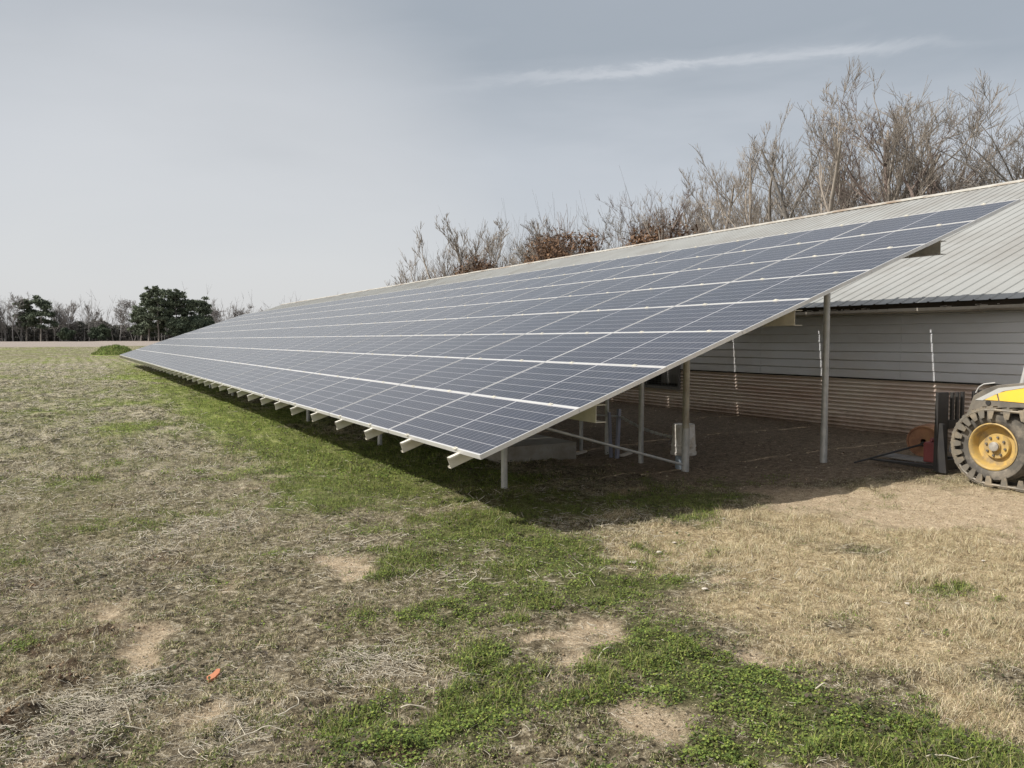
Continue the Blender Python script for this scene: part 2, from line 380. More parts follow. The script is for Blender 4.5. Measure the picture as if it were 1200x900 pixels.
def raw_mesh(name, V, F, m, parent=None, tint=None):
    """V (n,3) and F (m,k) arrays -> one object; tint per face"""
    me = bpy.data.meshes.new(name); V = np.asarray(V, np.float32); F = np.asarray(F, np.int32)
    me.vertices.add(len(V)); me.vertices.foreach_set('co', V.ravel())
    k = F.shape[1]; me.loops.add(F.size); me.loops.foreach_set('vertex_index', F.ravel())
    me.polygons.add(len(F)); me.polygons.foreach_set('loop_start', np.arange(0, F.size, k, dtype=np.int32))
    me.polygons.foreach_set('loop_total', np.full(len(F), k, np.int32))
    if tint is not None:
        a = me.attributes.new('tint', 'FLOAT_COLOR', 'FACE'); c = np.ones((len(F), 4), np.float32); c[:, :3] = tint; a.data.foreach_set('color', c.ravel())
    me.update(calc_edges=True); me.materials.append(m)
    o = bpy.data.objects.new(name, me); col.objects.link(o)
    if parent is not None:
        attach(o, parent)
    return o
def tubes_mesh(segs, n=4):
    """segs (m,8): p0 p1 r0 r1 -> V, F quads (vectorised)"""
    S = np.asarray(segs, float); p0, p1 = S[:, :3], S[:, 3:6]; r0, r1 = S[:, 6:7], S[:, 7:8]
    d = p1-p0; d /= np.maximum(np.linalg.norm(d, axis=1, keepdims=True), 1e-6)
    h = np.where(np.abs(d[:, 2:3]) < .9, np.array([[0, 0, 1.]]), np.array([[1., 0, 0]])); a = np.cross(d, h); a /= np.linalg.norm(a, axis=1, keepdims=True); b = np.cross(d, a)
    V = np.zeros((len(S), 2*n, 3))
    for k in range(n):
        t = 2*math.pi*k/n; w = a*math.cos(t)+b*math.sin(t); V[:, k] = p0+w*r0; V[:, k+n] = p1+w*r1
    base = (np.arange(len(S))*2*n)[:, None]
    F = np.concatenate([base+np.array([[k, (k+1) % n, (k+1) % n+n, k+n]]) for k in range(n)])
    return V.reshape(-1, 3), F

# ------------------------------------------------------------------ ground sheet
def axis_vals(a, b, step, lo, hi, g=1.09):
    v = list(np.arange(a, b+1e-6, step)); s = step; x = b
    while x < hi: s *= g; x += s; v.append(x)
    s = step; x = a
    while x > lo: s *= g; x -= s; v.insert(0, x)
    return np.array(v)
def build_ground():
    xs = axis_vals(-2.5, 9.0, .045, -900, 900, 1.07); ys = axis_vals(1.2, 9.5, .045, -500, 1500, 1.06)
    X, Y = np.meshgrid(xs, ys, indexing='ij'); x = X.ravel(); y = Y.ravel()
    m = masks(x, y); z = gz(x, y)+relief(x, y, m)*(1-sstep(25, 50, np.hypot(x, y)))
    V = np.stack([x, y, z], 1); nx, ny = len(xs), len(ys)
    i, j = np.meshgrid(np.arange(nx-1), np.arange(ny-1), indexing='ij'); a = (i*ny+j).ravel()
    F = np.stack([a, a+ny, a+ny+1, a+1], 1)
    o = raw_mesh('ground', V, F, MT['ground'])
    me = o.data
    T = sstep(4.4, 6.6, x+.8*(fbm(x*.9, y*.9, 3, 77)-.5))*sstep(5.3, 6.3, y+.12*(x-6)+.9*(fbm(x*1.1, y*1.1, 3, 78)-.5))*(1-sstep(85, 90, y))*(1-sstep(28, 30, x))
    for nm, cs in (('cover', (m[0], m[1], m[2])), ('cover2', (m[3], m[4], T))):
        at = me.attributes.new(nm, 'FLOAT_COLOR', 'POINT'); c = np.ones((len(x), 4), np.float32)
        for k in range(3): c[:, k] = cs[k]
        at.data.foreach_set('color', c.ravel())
    me.polygons.foreach_set('use_smooth', np.ones(len(F), bool))
    tag(o, kind='structure'); o.name = 'ground'
build_ground()
def surf(x, y):
    m = masks(x, y); return gz(x, y)+relief(x, y, m)*(1-sstep(25, 50, np.hypot(x, y))), m

# ------------------------------------------------------------------ ground cover
def wedge(n, d0, d1, power):
    """random points on the ground in front of the camera, a little beyond the frame on both sides"""
    u = rng.random(n); q = 1-power
    d = (d0**q+u*(d1**q-d0**q))**(1/q) if abs(q) > 1e-6 else d0*(d1/d0)**u
    lat = (rng.random(n)*2-1)*(.74*d+.6)
    return Rv[0]*lat+.492*d, Rv[1]*lat+.8705*d, d
def blades(x, y, z, length, width, lean, tint, flat=0.0):
    n = len(x); az = rng.random(n)*2*math.pi; la = rng.random(n)*2*math.pi
    side = np.stack([np.cos(az), np.sin(az), np.zeros(n)], 1)*width[:, None]*.5
    ld = np.stack([np.cos(la), np.sin(la), np.zeros(n)], 1)
    b = np.stack([x, y, z-.004], 1); up = np.array([0, 0, 1.])
    l1 = lean*.35; l2 = lean
    m_ = b+(ld*np.sin(l1)[:, None]+up*np.cos(l1)[:, None])*length[:, None]*.55
    t_ = m_+(ld*np.sin(l2)[:, None]+up*np.cos(l2)[:, None])*length[:, None]*.5
    V = np.stack([b-side, b+side, m_+side*.8, m_-side*.8, t_+side*.15, t_-side*.15], 1).reshape(-1, 3)
    o = (np.arange(n)*6)[:, None]; F = np.concatenate([o+[[0, 1, 2, 3]], o+[[3, 2, 4, 5]]])
    return V, F, np.concatenate([tint*.92, tint])
def leaves(x, y, z, size, tint):
    """small broad leaves, roughly level (clover, chickweed)"""
    n = len(x); az = rng.random(n)*2*math.pi
    a = np.stack([np.cos(az), np.sin(az), (rng.random(n)-.5)*1.1], 1)*size[:, None]*.5; b = np.stack([-np.sin(az), np.cos(az), (rng.random(n)-.5)*1.1], 1)*size[:, None]*.38
    c = np.stack([x, y, z], 1)
    V = np.stack([c-a, c-b+a*.1, c+a, c+b+a*.1], 1).reshape(-1, 3); o = (np.arange(n)*4)[:, None]
    return V, o+[[0, 1, 2, 3]], tint
def pick(pal, n, jit=.18):
    pal = np.array(pal); i = rng.integers(0, len(pal), n); c = pal[i]*(1+(rng.random((n, 1))-.5)*2*jit); return c*(1+(rng.random((n, 3))-.5)*.12)
def join(parts):
    V = []; F = []; T = []; o = 0
    for v, f, t in parts: V.append(v); F.append(f+o); T.append(t); o += len(v)
    return np.concatenate(V), np.concatenate(F), np.concatenate(T)
def clear(x, y):
    """nothing grows through the slab, the barn or the loader"""
    return (x < 11.7) | (y > 90) | (x > 28)
def bare_region(x, y): return sstep(5, 6.5, x)*sstep(5, 6, y)*(x < 11.7)
def build_cover():
    GP = [(.17, .225, .048), (.125, .18, .040), (.23, .275, .065), (.075, .11, .03), (.30, .30, .10), (.17, .18, .06), (.09, .09, .045)]
    OP = [(.15, .19, .05), (.18, .19, .075), (.12, .135, .052), (.29, .265, .14), (.38, .33, .22), (.085, .09, .04), (.15, .18, .055)]
    DP = [(.62, .54, .36), (.50, .42, .26), (.70, .63, .46), (.38, .31, .19), (.56, .49, .33), (.24, .19, .12)]
    parts = []; dparts = []
    for (n, d0, d1, pw, s) in ((880000, 2.2, 9, .8, 1.0), (420000, 9, 26, .7, 1.7), (200000, 26, 75, .7, 3.6)):
        x, y, d = wedge(n, d0, d1, pw); z, (G, D, S, Rr, K) = surf(x, y)
        tuft = fbm(x*9/s, y*9/s, 2, 401); t2 = fbm(x*26/s, y*26/s, 2, 402)
        k = {1.0: .92, 1.7: 1.7, 3.6: 3.4}[s]; big_ = fbm(x*2.3, y*2.3, 4, 555); hvar = .55+1.1*sstep(.35, .68, big_); lit = (rng.random(n) < .045*bare_region(x, y))
        r = rng.random(len(x)); ok = clear(x, y); shade = (x > 3.2+.05*y)
        bare = sstep(6.5, 8, x)*sstep(5, 6, y)
        # lush green
        g = ok & (r < G*1.1*(.22+1.4*sstep(.33, .58, tuft))*(.5+.9*sstep(.30, .56, big_))*(1-.93*bare))
        xa, ya, za = x[g], y[g], z[g]; n_ = len(xa); tl = sstep(.3, .75, tuft[g])
        isleaf = rng.random(n_) < .55
        q = isleaf; parts.append(leaves(xa[q], ya[q], za[q]+(.006+.028*rng.random(q.sum())*tl[q])*k**.5, (.008+.010*rng.random(q.sum()))*k, pick(GP[:4], q.sum())))
        q = ~isleaf; parts.append(blades(xa[q], ya[q], za[q], (.014+.042*rng.random(q.sum())**1.6*(.4+tl[q]))*hvar[g][q]*k**.6, (.0028+.002*rng.random(q.sum()))*k, .35+1.25*rng.random(q.sum()), pick(GP+OP[2:4], q.sum())))
        # thin olive growth of the field
        f = ok & ~g & (r < .42*(1-S*.92)*(1-D*.85)*sstep(.42, .62, tuft)*(1-.8*K)*(1-.95*bare))
        n_ = f.sum(); q = rng.random(n_) < .45; xa, ya, za = x[f], y[f], z[f]
        parts.append(leaves(xa[q], ya[q], za[q]+.01*k**.5, (.007+.009*rng.random(q.sum()))*k, pick(OP, q.sum())))
        parts.append(blades(xa[~q], ya[~q], za[~q], (.014+.03*rng.random((~q).sum()))*k**.6, (.0026+.0018*rng.random((~q).sum()))*k, .5+1.0*rng.random((~q).sum()), pick(OP+DP[:1], (~q).sum())))
        # dead leaves and trash on the trodden earth
        n_ = lit.sum(); dparts.append(leaves(x[lit], y[lit], z[lit]+.005, (.006+.022*rng.random(n_)**2)*k**.7, pick([(.42, .33, .22), (.20, .14, .09), (.55, .46, .33), (.11, .08, .055)], n_)))
        # dry grass
        r2 = rng.random(len(x))
        h = ok & ~g & (r2 < (D*.98+.26*(1-S))*(.15+1.3*sstep(.36, .62, t2))*(.4+.8*sstep(.3, .6, tuft))*(1-.5*G)*(1-.95*bare))
        n_ = h.sum(); tl = sstep(.3, .7, tuft[h])*D[h]
        dparts.append(blades(x[h], y[h], z[h]+.003, (.012+.062*rng.random(n_)**1.5*(.3+tl))*hvar[h]*k**.6, (.0017+.0016*rng.random(n_)**2)*k, .55+1.35*rng.random(n_)**.7, pick(DP, n_, .25)))
    V, F, T = join(parts); tag(raw_mesh('green_grass', V, F, MT['blade'], None, T), 'short green grass and clover growing beside the solar array', 'grass', kind='stuff')
    V, F, T = join(dparts); tag(raw_mesh('dry_grass', V, F, MT['blade'], None, T), 'dry tan grass over the right side of the field', 'grass', kind='stuff')
    # straw and dead stalks lying on the field
    segs = []
    x, y, d = wedge(150000, 2.3, 26, .6); z, (G, D, S, Rr, K) = surf(x, y)
    dens = (Rr*.75+.33)*(1-.8*D)*(1-.85*G)*(1-sstep(4.5, 6, x)); keep = rng.random(len(x)) < dens
    x, y, z, Rr, d = x[keep], y[keep], z[keep], Rr[keep], d[keep]
    L = (.015+.10*rng.random(len(x))**2.6+.10*(rng.random(len(x)) < .03))*(.6+.6*Rr); az = rng.random(len(x))*2*math.pi; cv = rng.normal(size=len(x))*.7; rad = (.0006+.0012*rng.random(len(x))**2.5)*(.7+.11*d)
    px_, py_ = x.copy(), y.copy(); pz = z+.004+.008*rng.random(len(x)); S_ = []
    for k in range(4):
        qx = px_+np.cos(az)*L/4*1.; qy = py_+np.sin(az)*L/4; mz, _m = surf(qx, qy)
        qz = np.maximum(mz+.003, pz+(rng.random(len(x))-.5)*.008)*.7+.3*(mz+.006)
        S_.append(np.stack([px_, py_, pz, qx, qy, qz, rad, rad*.85], 1)); px_, py_, pz = qx, qy, qz; az = az+cv/4
    V, F = tubes_mesh(np.concatenate(S_), 3)
    tag(raw_mesh('dead_stalks', V, F, MT['straw']), 'grey tan dead stalks and straw littering the field', 'straw', kind='stuff')
    # short broken stalks further out
    x, y, d = wedge(230000, 5, 55, .55); z, (G, D, S, Rr, K) = surf(x, y)
    keep = rng.random(len(x)) < (.30+.5*Rr)*(1-.75*D)*(1-.96*G)*(1-.8*sstep(1.0, 3.0, x)*sstep(5, 8, y))*(1-sstep(4.0, 5.5, x))*(.25+1.3*sstep(.4, .6, fbm(x*1.7, y*1.7, 3, 881)))
    x, y, z, d = x[keep], y[keep], z[keep], d[keep]; n = len(x); az = rng.random(n)*6.283; L = (.02+.10*rng.random(n)**2)*(.7+.05*d); el = rng.random(n)**3*.7
    rad = (.0011+.0016*rng.random(n)**2)*(.6+.13*d)
    S_ = np.stack([x, y, z+.006, x+np.cos(az)*L*np.cos(el), y+np.sin(az)*L*np.cos(el), z+.008+L*np.sin(el), rad, rad*.7], 1); V, F = tubes_mesh(S_, 3)
    tag(raw_mesh('crop_stubble', V, F, MT['straw']), 'short broken pale crop stubble over the left field', 'stubble', kind='stuff')
    # low dark weeds
    x, y, d = wedge(90000, 2.3, 30, .6); z, (G, D, S, Rr, K) = surf(x, y)
    keep = (rng.random(len(x)) < sstep(.56, .68, fbm(x*3.1, y*3.1, 3, 991))*(1-.8*D)*(1-.8*S)) & (x < 5.5)
    x, y, z, d = x[keep], y[keep], z[keep], d[keep]; n = len(x)
    V, F, T = leaves(x, y, z+.012+.02*rng.random(n), (.010+.016*rng.random(n))*(.75+.09*d), pick([(.075, .065, .04), (.10, .08, .065), (.06, .075, .03), (.14, .12, .075)], n))
    tag(raw_mesh('dark_weeds', V, F, MT['blade'], None, T), 'low dark brownish weeds scattered through the field', 'weeds', kind='stuff')
    # crumbs of earth
    x, y, d = wedge(26000, 2.3, 12, .8); z, (G, D, S, Rr, K) = surf(x, y)
    keep = rng.random(len(x)) < (.18+.6*K+.35*S)*(1-.8*G); x, y, z, K = x[keep], y[keep], z[keep], K[keep]; n = len(x)
    s = (.002+.006*rng.random(n)**3+.014*K*rng.random(n)**2); c = np.stack([x, y, z+s*.3], 1)
    dirs = np.array([(1, 0, 0), (-1, 0, 0), (0, 1, 0), (0, -1, 0), (0, 0, 1), (0, 0, -.6)], float)
    V = (c[:, None, :]+dirs[None]*s[:, None, None]*(.6+.8*rng.random((n, 6, 1)))).reshape(-1, 3); o = (np.arange(n)*6)[:, None]
    F = np.concatenate([o+[f] for f in ([0, 2, 4], [2, 1, 4], [1, 3, 4], [3, 0, 4], [2, 0, 5], [1, 2, 5], [3, 1, 5], [0, 3, 5])])
    T = np.tile(pick([(.26, .19, .12), (.16, .11, .07), (.34, .26, .17)], n), (8, 1))
    tag(raw_mesh('earth_crumbs', V, F, MT['blade'], None, T), 'small crumbs and clods of brown earth', 'soil', kind='stuff')
build_cover()

# ------------------------------------------------------------------ solar array
AX, AY, AZ = 2.853, 5.574, -.922+CAMZ
TILT = R(19.41); LP, WP = 2.097, 1.02; NC, NR = 24, 8
ct, st_ = math.cos(TILT), math.sin(TILT)
def ap(s, y, off=0.0):
    """s metres up the slope, y metres along, off above the plane"""
    return np.array([AX+s*ct-off*st_, AY+y, AZ+s*st_+off*ct])
SU = np.array([ct, 0, st_]); SN = np.array([-st_, 0, ct]); SYv = np.array([0, 1., 0])
array = empty('solar_array', (AX+4, AY, 0), 'long tilted solar array of blue grey panels on galvanized posts beside the barn', 'solar array')
FRW = .013; GAPY = .014; GAPX = .004
def panel_geo(c, r, jit):
    y0 = c*LP+GAPY/2; y1 = (c+1)*LP-GAPY/2; s0 = r*WP+GAPX/2; s1 = (r+1)*WP-GAPX/2
    fr = MB(); t = .04
    # frame: four bars, top face at the plane
    def bar(sa, sb, ya, yb):
        vs = [ap(s, y, o+jit) for s in (sa, sb) for y in (ya, yb) for o in (-t, 0)]
        fr.add(vs, [(0, 1, 3, 2), (4, 6, 7, 5), (0, 4, 5, 1), (2, 3, 7, 6), (0, 2, 6, 4), (1, 5, 7, 3)])
    bar(s0, s0+FRW, y0, y1); bar(s1-FRW, s1, y0, y1); bar(s0+FRW, s1-FRW, y0, y0+FRW*.8); bar(s0+FRW, s1-FRW, y1-FRW*.8, y1)
    g0, g1, h0, h1 = s0+FRW, s1-FRW, y0+FRW*.8, y1-FRW*.8
    gv = [ap(g0, h0, -.003+jit), ap(g1, h0, -.003+jit), ap(g1, h1, -.003+jit), ap(g0, h1, -.003+jit)]
    bv = [ap(g0, h0, -.009+jit), ap(g1, h0, -.009+jit), ap(g1, h1, -.009+jit), ap(g0, h1, -.009+jit)]
    return fr, gv, bv
def glass_obj(name, quads, pids, parent):
    V = np.array([p for q in quads for p in q]); n = len(quads); F = np.arange(4*n).reshape(n, 4)
    o = raw_mesh(name, V, F, MT['panel'], parent)
    me = o.data; uv = me.uv_layers.new(name='UVMap'); co = np.tile(np.array([[0, 0], [0, 1], [1, 1], [1, 0]], np.float32), (n, 1)); uv.data.foreach_set('uv', co.ravel())
    a = me.attributes.new('pid', 'FLOAT', 'FACE'); a.data.foreach_set('value', np.array(pids, np.float32)); return o
rest_f = MB(); rest_g = []; rest_b = []; rest_id = []
for c in range(NC):
    for r in range(NR):
        jit = (random.random()-.5)*.004
        fr, gv, bv = panel_geo(c, r, jit)
        if c < 12 or (c == 12 and r < 4):
            p = fr.build('solar_panel', MT['alu'], array)
            g = glass_obj('cell_glass', [gv], [c*8.+r], None); attach(g, p)
            bk = MB().add(bv, [(0, 3, 2, 1)]).build('backsheet', MT['backsheet']); attach(bk, p)
        else:
            rest_f.add(fr.v, fr.f); rest_g.append(gv); rest_b.append(bv); rest_id.append(c*8.+r)
p = rest_f.build('solar_panels', MT['alu'], array); p['kind'] = 'stuff'
g = glass_obj('cell_glass', rest_g, rest_id, None); attach(g, p)
rb = MB()
for q in rest_b: rb.add(q, [(0, 3, 2, 1)])
bk = rb.build('backsheet', MT['backsheet']); attach(bk, p)
# rails: C profile purlins up the slope, ends stick out under the lower edge
ZP = [(-.005, 0), (.045, 0), (.045, -.012), (.0, -.004), (.0, -.108), (-.045, -.108), (-.045, -.096), (-.005, -.104)]
ZP = [(-.050, -.0), (.003, 0), (.003, -.106), (.050, -.106), (.050, -.092), (.046, -.092), (.046, -.110), (-.001, -.110), (-.001, -.004), (-.046, -.004), (-.046, -.018), (-.050, -.018)]
for k in range(NC*2):
    yy = (.22+.52*k)*LP if k < 6 else (.25+.5*k+.06)*LP
    if yy > NC*LP-.2: yy = NC*LP-.3
    rm = MB().prism([(a, b*.97) for a, b in ZP], ap(-.088+random.uniform(-.010, .010), yy, -.0415), SYv, SN, SU*(NR*WP+.15))
    for r in range(NR+1): rm.obox(ap(min(max(r*WP, .004), NR*WP-.004), yy, .002), SYv*.03, SU*.014, SN*.004); rm.obox(ap(min(max(r*WP, -.002), NR*WP+.002), yy, .007), SYv*.007, SU*.007, SN*.005)
    rm.build('rail', MT['galv_rail'], array)
# beams along the array under the rails
for bx in (4.2, 6.8, 9.35):
    s = (bx-AX)/ct
    a = ap(s, .28, -.153)
    L = NC*LP-.6
    mb = MB(); w, h, t = .06, .165, .006
    x, y, z = a
    y1 = y+L
    mb.box(x-w, x+w, y, y1, z-t, z); mb.box(x-w, x+w, y, y1, z-h, z-h+t); mb.box(x-w, x-w+t, y, y1, z-h+t, z-t)
    mb.build('beam', MT['galv_rail'] if bx < 9 else MT['galv'], array)
def post(x, y, top, r, m, name='post', sleeve=None):
    z0 = float(gz(x, y))-.3
    mb = MB().tube((x, y, z0), (x, y, top), r, r, 16); o = mb.build(name, m, array, True)
    if sleeve: MB().tube((x, y, z0), (x, y, float(gz(x, y))+sleeve), r*1.12, r*1.12, 16).build('sleeve', MT['galv'], o, True)
    return o
def plane_z(x): return AZ+(x-AX)*math.tan(TILT)
def onground(px, py):
    p = gp(px, py)
    for _ in range(8): p = gp(px, py, float(gz(p[0], p[1])))
    return p
P1 = onground(591, 573); P2 = onground(803, 551); P3 = onground(965, 540); P4 = onground(751, 541)
post(P1[0], P1[1], plane_z(P1[0])-.18, .036, MT['galv'])
post(P2[0], P2[1], plane_z(P2[0])-.18, .042, MT['postpaint'], sleeve=.52)
post(P3[0], P3[1], plane_z(P3[0])-.18, .040, MT['galv'], sleeve=.45)
post(P4[0], P4[1], plane_z(P4[0])-.18, .035, MT['galv'])
for k in range(1, 11):
    yy = P1[1]+k*4.2
    for q, xx in enumerate((4.2, 6.8, 9.35)):
        post(xx, yy, plane_z(xx)-.2-.1, .036, MT['galv'])
for px, py in ((681, 527), (711, 531)):
    p = onground(px, py); post(p[0], p[1], plane_z(p[0])-.17, .03, MT['galv'])
# diagonal brace from the foot of post two forward
a = onground(797, 545); b_ = ap(.9, 3.2, -.25)
br0 = np.array([P2[0], P2[1], float(gz(P2[0], P2[1]))+.06]); br1 = rd(640, 502, 8.6)
MB().tube(br0, br0+(br1-br0)*1.15, .017, .017, 10).build('brace', MT['galv'], array, True)

# things standing under the array
p = onground(690, 531)
slab_c = onground(645, 534)
sl = MB(); ux = np.array([Rv[0], Rv[1], 0]); uy = np.array([.492, .8705, 0])
sc_ = onground(610, 537); cx, cy = sc_[0], sc_[1]
sl.box(4.95, 6.12, 9.0, 10.9, -.15, .21)
so = sl.build('concrete_slab', MT['concrete'], bevel=.015); tag(so, 'low grey concrete slab on the ground under the near end of the solar array', 'slab')
b0 = rd(801, 520, 10.1)
bz = float(gz(b0[0], b0[1]))
bk = empty('bucket', (b0[0], b0[1], bz+.24), 'white plastic bucket turned upside down over a blue grey pipe behind the tall post', 'bucket')
prof = [(.0, .160), (.012, .163), (.035, .163), (.04, .152), (.10, .150), (.105, .156), (.125, .156), (.13, .149), (.37, .138), (.385, .130), (.387, .0)]
zb = bz+.155
MB().lathe(prof, (b0[0], b0[1], zb), (0, 0, 1), 36).build('pail', MT['bucket'], bk, True)
hd = MB(); pts = []
for k in range(11):
    t = math.pi*k/10; pts.append((b0[0]+math.cos(t)*.165*Rv[0]-.03, b0[1]+math.cos(t)*.165*Rv[1], zb+.12+math.sin(t)*.14))
hd.path(pts, .004, 6).build('handle', MT['wire'], bk, True)
p0 = onground(791, 546)
tag(MB().tube((b0[0]-.06, b0[1]+.0, bz-.1), (b0[0]-.06, b0[1], zb+.16), .055, .055, 18).build('pipe', MT['bluepipe'], None, True), 'blue grey plastic pipe standing in the ground under the upturned white bucket', 'pipe')
# pair of bluish stakes
q = onground(724, 535)
stk = empty('steel_stake', q, 'pair of bluish steel stakes leaning together in the shade under the array', 'stake')
qz = float(gz(q[0], q[1]))
MB().obox((q[0], q[1], qz+.30), (.022, 0, 0), (0, .022, 0), (.03, .02, .36)).build('stake', MT['purplepost'], stk)
MB().obox((q[0]-.09, q[1]+.06, qz+.28), (.018, 0, 0), (0, .018, 0), (-.02, 0, .34)).build('stake', MT['purplepost'], stk)
# corrugated conduit from the stakes to the bucket
c0 = np.array([q[0]+.03, q[1], qz+.56]); c1 = np.array([b0[0]-.05, b0[1], zb+.2]); cb = MB()
cc = [c0+(c1-c0)*k/28+np.array([0, 0, -.05*math.sin(math.pi*k/28)]) for k in range(29)]
for k in range(28): cb.tube(cc[k], cc[k+1], .022 if k % 2 else .014, .022 if k % 2 else .014, 8)
cc2 = [c0+np.array([-.9*k/10, .5*k/10, .05*k/10]) for k in range(11)]
cb.path(cc2, .012, 8)
tag(cb.build('conduit', MT['galv'], None, True), 'ribbed grey conduit running from the leaning stakes to the white bucket', 'conduit')
# grey junk between the rails further on
q = onground(417, 512)
jm = MB(); jm.lathe([(0, .0), (0, .10), (.05, .125), (.16, .125), (.2, .09), (.2, 0)], (q[0]+.9, q[1]+2.0, .02), (0, 0, 1), 14)
tag(jm.build('plastic_jug', MT['bluepipe'], None, True), 'small blue grey plastic container on the ground behind the rail ends', 'container')
for k, (px, py) in enumerate(((680, 532), (733, 534))):
    q = onground(px, py)
    tag(MB().obox((q[0], q[1], q[2]+.02), (.10, .02, .012), (-.008, .04, 0), (0, 0, .012)).build('wood_scrap', MT['insul'], None, bevel=.004),
        ('pale scrap of wood at the foot of the post nearest the slab', 'pale scrap of wood beside the leaning bluish stakes')[k], 'scrap')

# ------------------------------------------------------------------ barn
WX = 11.74; BY0, BY1 = -14., 85.; GZb = .02
barn = empty('barn', (WX+4, 30, 0), 'long low barn with pale ribbed metal roof, grey siding and rusty corrugated skirt', 'barn')
def strip(profile, y0, y1, name, m, parent=barn, smooth=False):
    """open profile (x,z) swept along Y"""
    n = len(profile); V = [(x, y0, z) for x, z in profile]+[(x, y1, z) for x, z in profile]
    F = [(k, k+1, k+1+n, k+n) for k in range(n-1)]
    mb = MB().add(V, F); return mb
ZJ, ZS, ZT = .14-.12-.08, .985, 2.06
def skirt(z0, z1):
    n = int((z1-z0)/.0678*8); return [(WX-.016-.014*math.cos(2*math.pi*k/8), z0+(z1-z0)*k/n) for k in range(n+1)]
def siding(z0, z1, c=.150):
    pr = []; z = z0
    while z < z1-.01:
        e = min(z+c, z1)
        pr += [(WX-.022, z), (WX-.024, z+.005), (WX-.012, e-.020), (WX-.002, e-.013)]
        z = e
    pr.append((WX-.002, z1)); return pr
def splash(m, z0, z1, colr, amt):
    nt = m.node_tree; b = nt.nodes['Principled BSDF']; src = b.inputs['Base Color'].links[0].from_socket
    p = worldpos(nt); sx = N(nt, 'ShaderNodeSeparateXYZ'); nt.links.new(p, sx.inputs[0]); n = noise(nt, 5, 6, .7, p)
    zz = math_(nt, 'ADD', sx.outputs[2], math_(nt, 'MULTIPLY', math_(nt, 'SUBTRACT', n, .5), .5))
    mr = N(nt, 'ShaderNodeMapRange'); mr.inputs[1].default_value = z0; mr.inputs[2].default_value = z1; mr.inputs[3].default_value = amt; mr.inputs[4].default_value = 0; nt.links.new(zz, mr.inputs[0])
    nt.links.new(mixc(nt, mr.outputs[0], src, colr), b.inputs['Base Color'])
splash(MT['skirt'], .10, .38, (.30, .22, .16), .8)
WIN = (13.25, 15.95, .585, 1.62)
m1 = strip(skirt(ZJ, ZS), BY0, WIN[0], '', None)
m1.add(*(lambda s: (s.v, s.f))(strip(skirt(ZJ, WIN[2]), WIN[0], WIN[1], '', None)))
m1.add(*(lambda s: (s.v, s.f))(strip(skirt(ZJ, ZS), WIN[1], BY1, '', None)))
m1.build('corrugated_skirt', MT['skirt'], barn, True)
m2 = strip(siding(ZS, ZT), BY0, WIN[0], '', None)
m2.add(*(lambda s: (s.v, s.f))(strip(siding(WIN[3], ZT), WIN[0], WIN[1], '', None)))
m2.add(*(lambda s: (s.v, s.f))(strip(siding(ZS, ZT), WIN[1], BY1, '', None)))
for k in range(34):     # overlapping ends of the siding sheets
    yy = BY0+1.3+k*2.95
    if WIN[0]-.1 < yy < WIN[1]+.1: continue
    m2.box(WX-.027, WX-.023, yy, yy+.008, ZS+.004, ZT-.01)
m2.build('siding', MT['siding'], barn)
MB().box(WX-.04, WX-.008, BY0, WIN[0]-.05, ZS-.022, ZS-.002).build('base_trim', MT['dark'], barn)
# window opening
wb = MB(); y0, y1, z0, z1 = WIN
wb.box(WX+.30, WX+.32, y0-.05, y1+.05, z0-.05, z1+.05); wb.box(WX, WX+.3, y0-.04, y0-.01, z0, z1); wb.box(WX, WX+.3, y1+.01, y1+.04, z0, z1); wb.box(WX, WX+.3, y0, y1, z0-.04, z0-.01); wb.box(WX, WX+.3, y0, y1, z1+.01, z1+.04)
win = wb.build('window', MT['dark'], barn)
def child_of(o, p): attach(o, p); return o
fb = MB(); fb.box(WX-.05, WX+.02, y0-.06, y0, z0-.06, z1+.06); fb.box(WX-.05, WX+.02, y1, y1+.06, z0-.06, z1+.06); fb.box(WX-.05, WX+.02, y0, y1, z0-.06, z0); fb.box(WX-.05, WX+.02, y0, y1, z1, z1+.06)
child_of(fb.build('window_frame', MT['boards']), win)
sb = MB(); sb.box(WX+.02, WX+.04, y0, y0+.62, z0+.08, z1); child_of(sb.build('board', MT['boards']), win)
sb = MB(); sb.box(WX+.02, WX+.04, y0+1.15, y0+1.75, z0+.02, z1); child_of(sb.build('board', MT['boards']), win)
wm = MB()
for k in range(54): wm.box(WX-.006, WX-.002, y0+k*.05, y0+k*.05+.004, z0, z0+.28)
for k in range(6): wm.box(WX-.010, WX-.006, y0, y1, z0+.02+k*.05, z0+.024+k*.05)
child_of(wm.build('wire_mesh', MT['wire']), win)
# roof
RX0, RZ0 = 11.45, .58+CAMZ; RP = R(20.6); RX1 = 20.1; RZ1 = RZ0+(RX1-RX0)*math.tan(RP)
def roof_plane(sgn, mname):
    ys = []; y = BY0-.3; k = 0
    prof = []
    while y < BY1+.3:
        prof += [(y, 0), (y+.188, 0), (y+.197, .015), (y+.218, .015)]; y += .2305
    prof.append((BY1+.3, 0))
    nn = np.array([-math.sin(RP)*sgn, 0, math.cos(RP)])
    a = np.array([RX0 if sgn > 0 else 2*RX1-RX0, 0, RZ0]); b = np.array([RX1, 0, RZ1])
    V = [a+nn*h+np.array([0, y, 0]) for y, h in prof]+[b+nn*h+np.array([0, y, 0]) for y, h in prof]; n = len(prof)
    mb = MB().add(V, [(k, k+1, k+1+n, k+n) for k in range(n-1)])
    return mb
ra = roof_plane(1, ''); rbk = roof_plane(-1, ''); ra.add(rbk.v, rbk.f)
roof = ra.build('roof', MT['roof'], barn)
rc = MB()
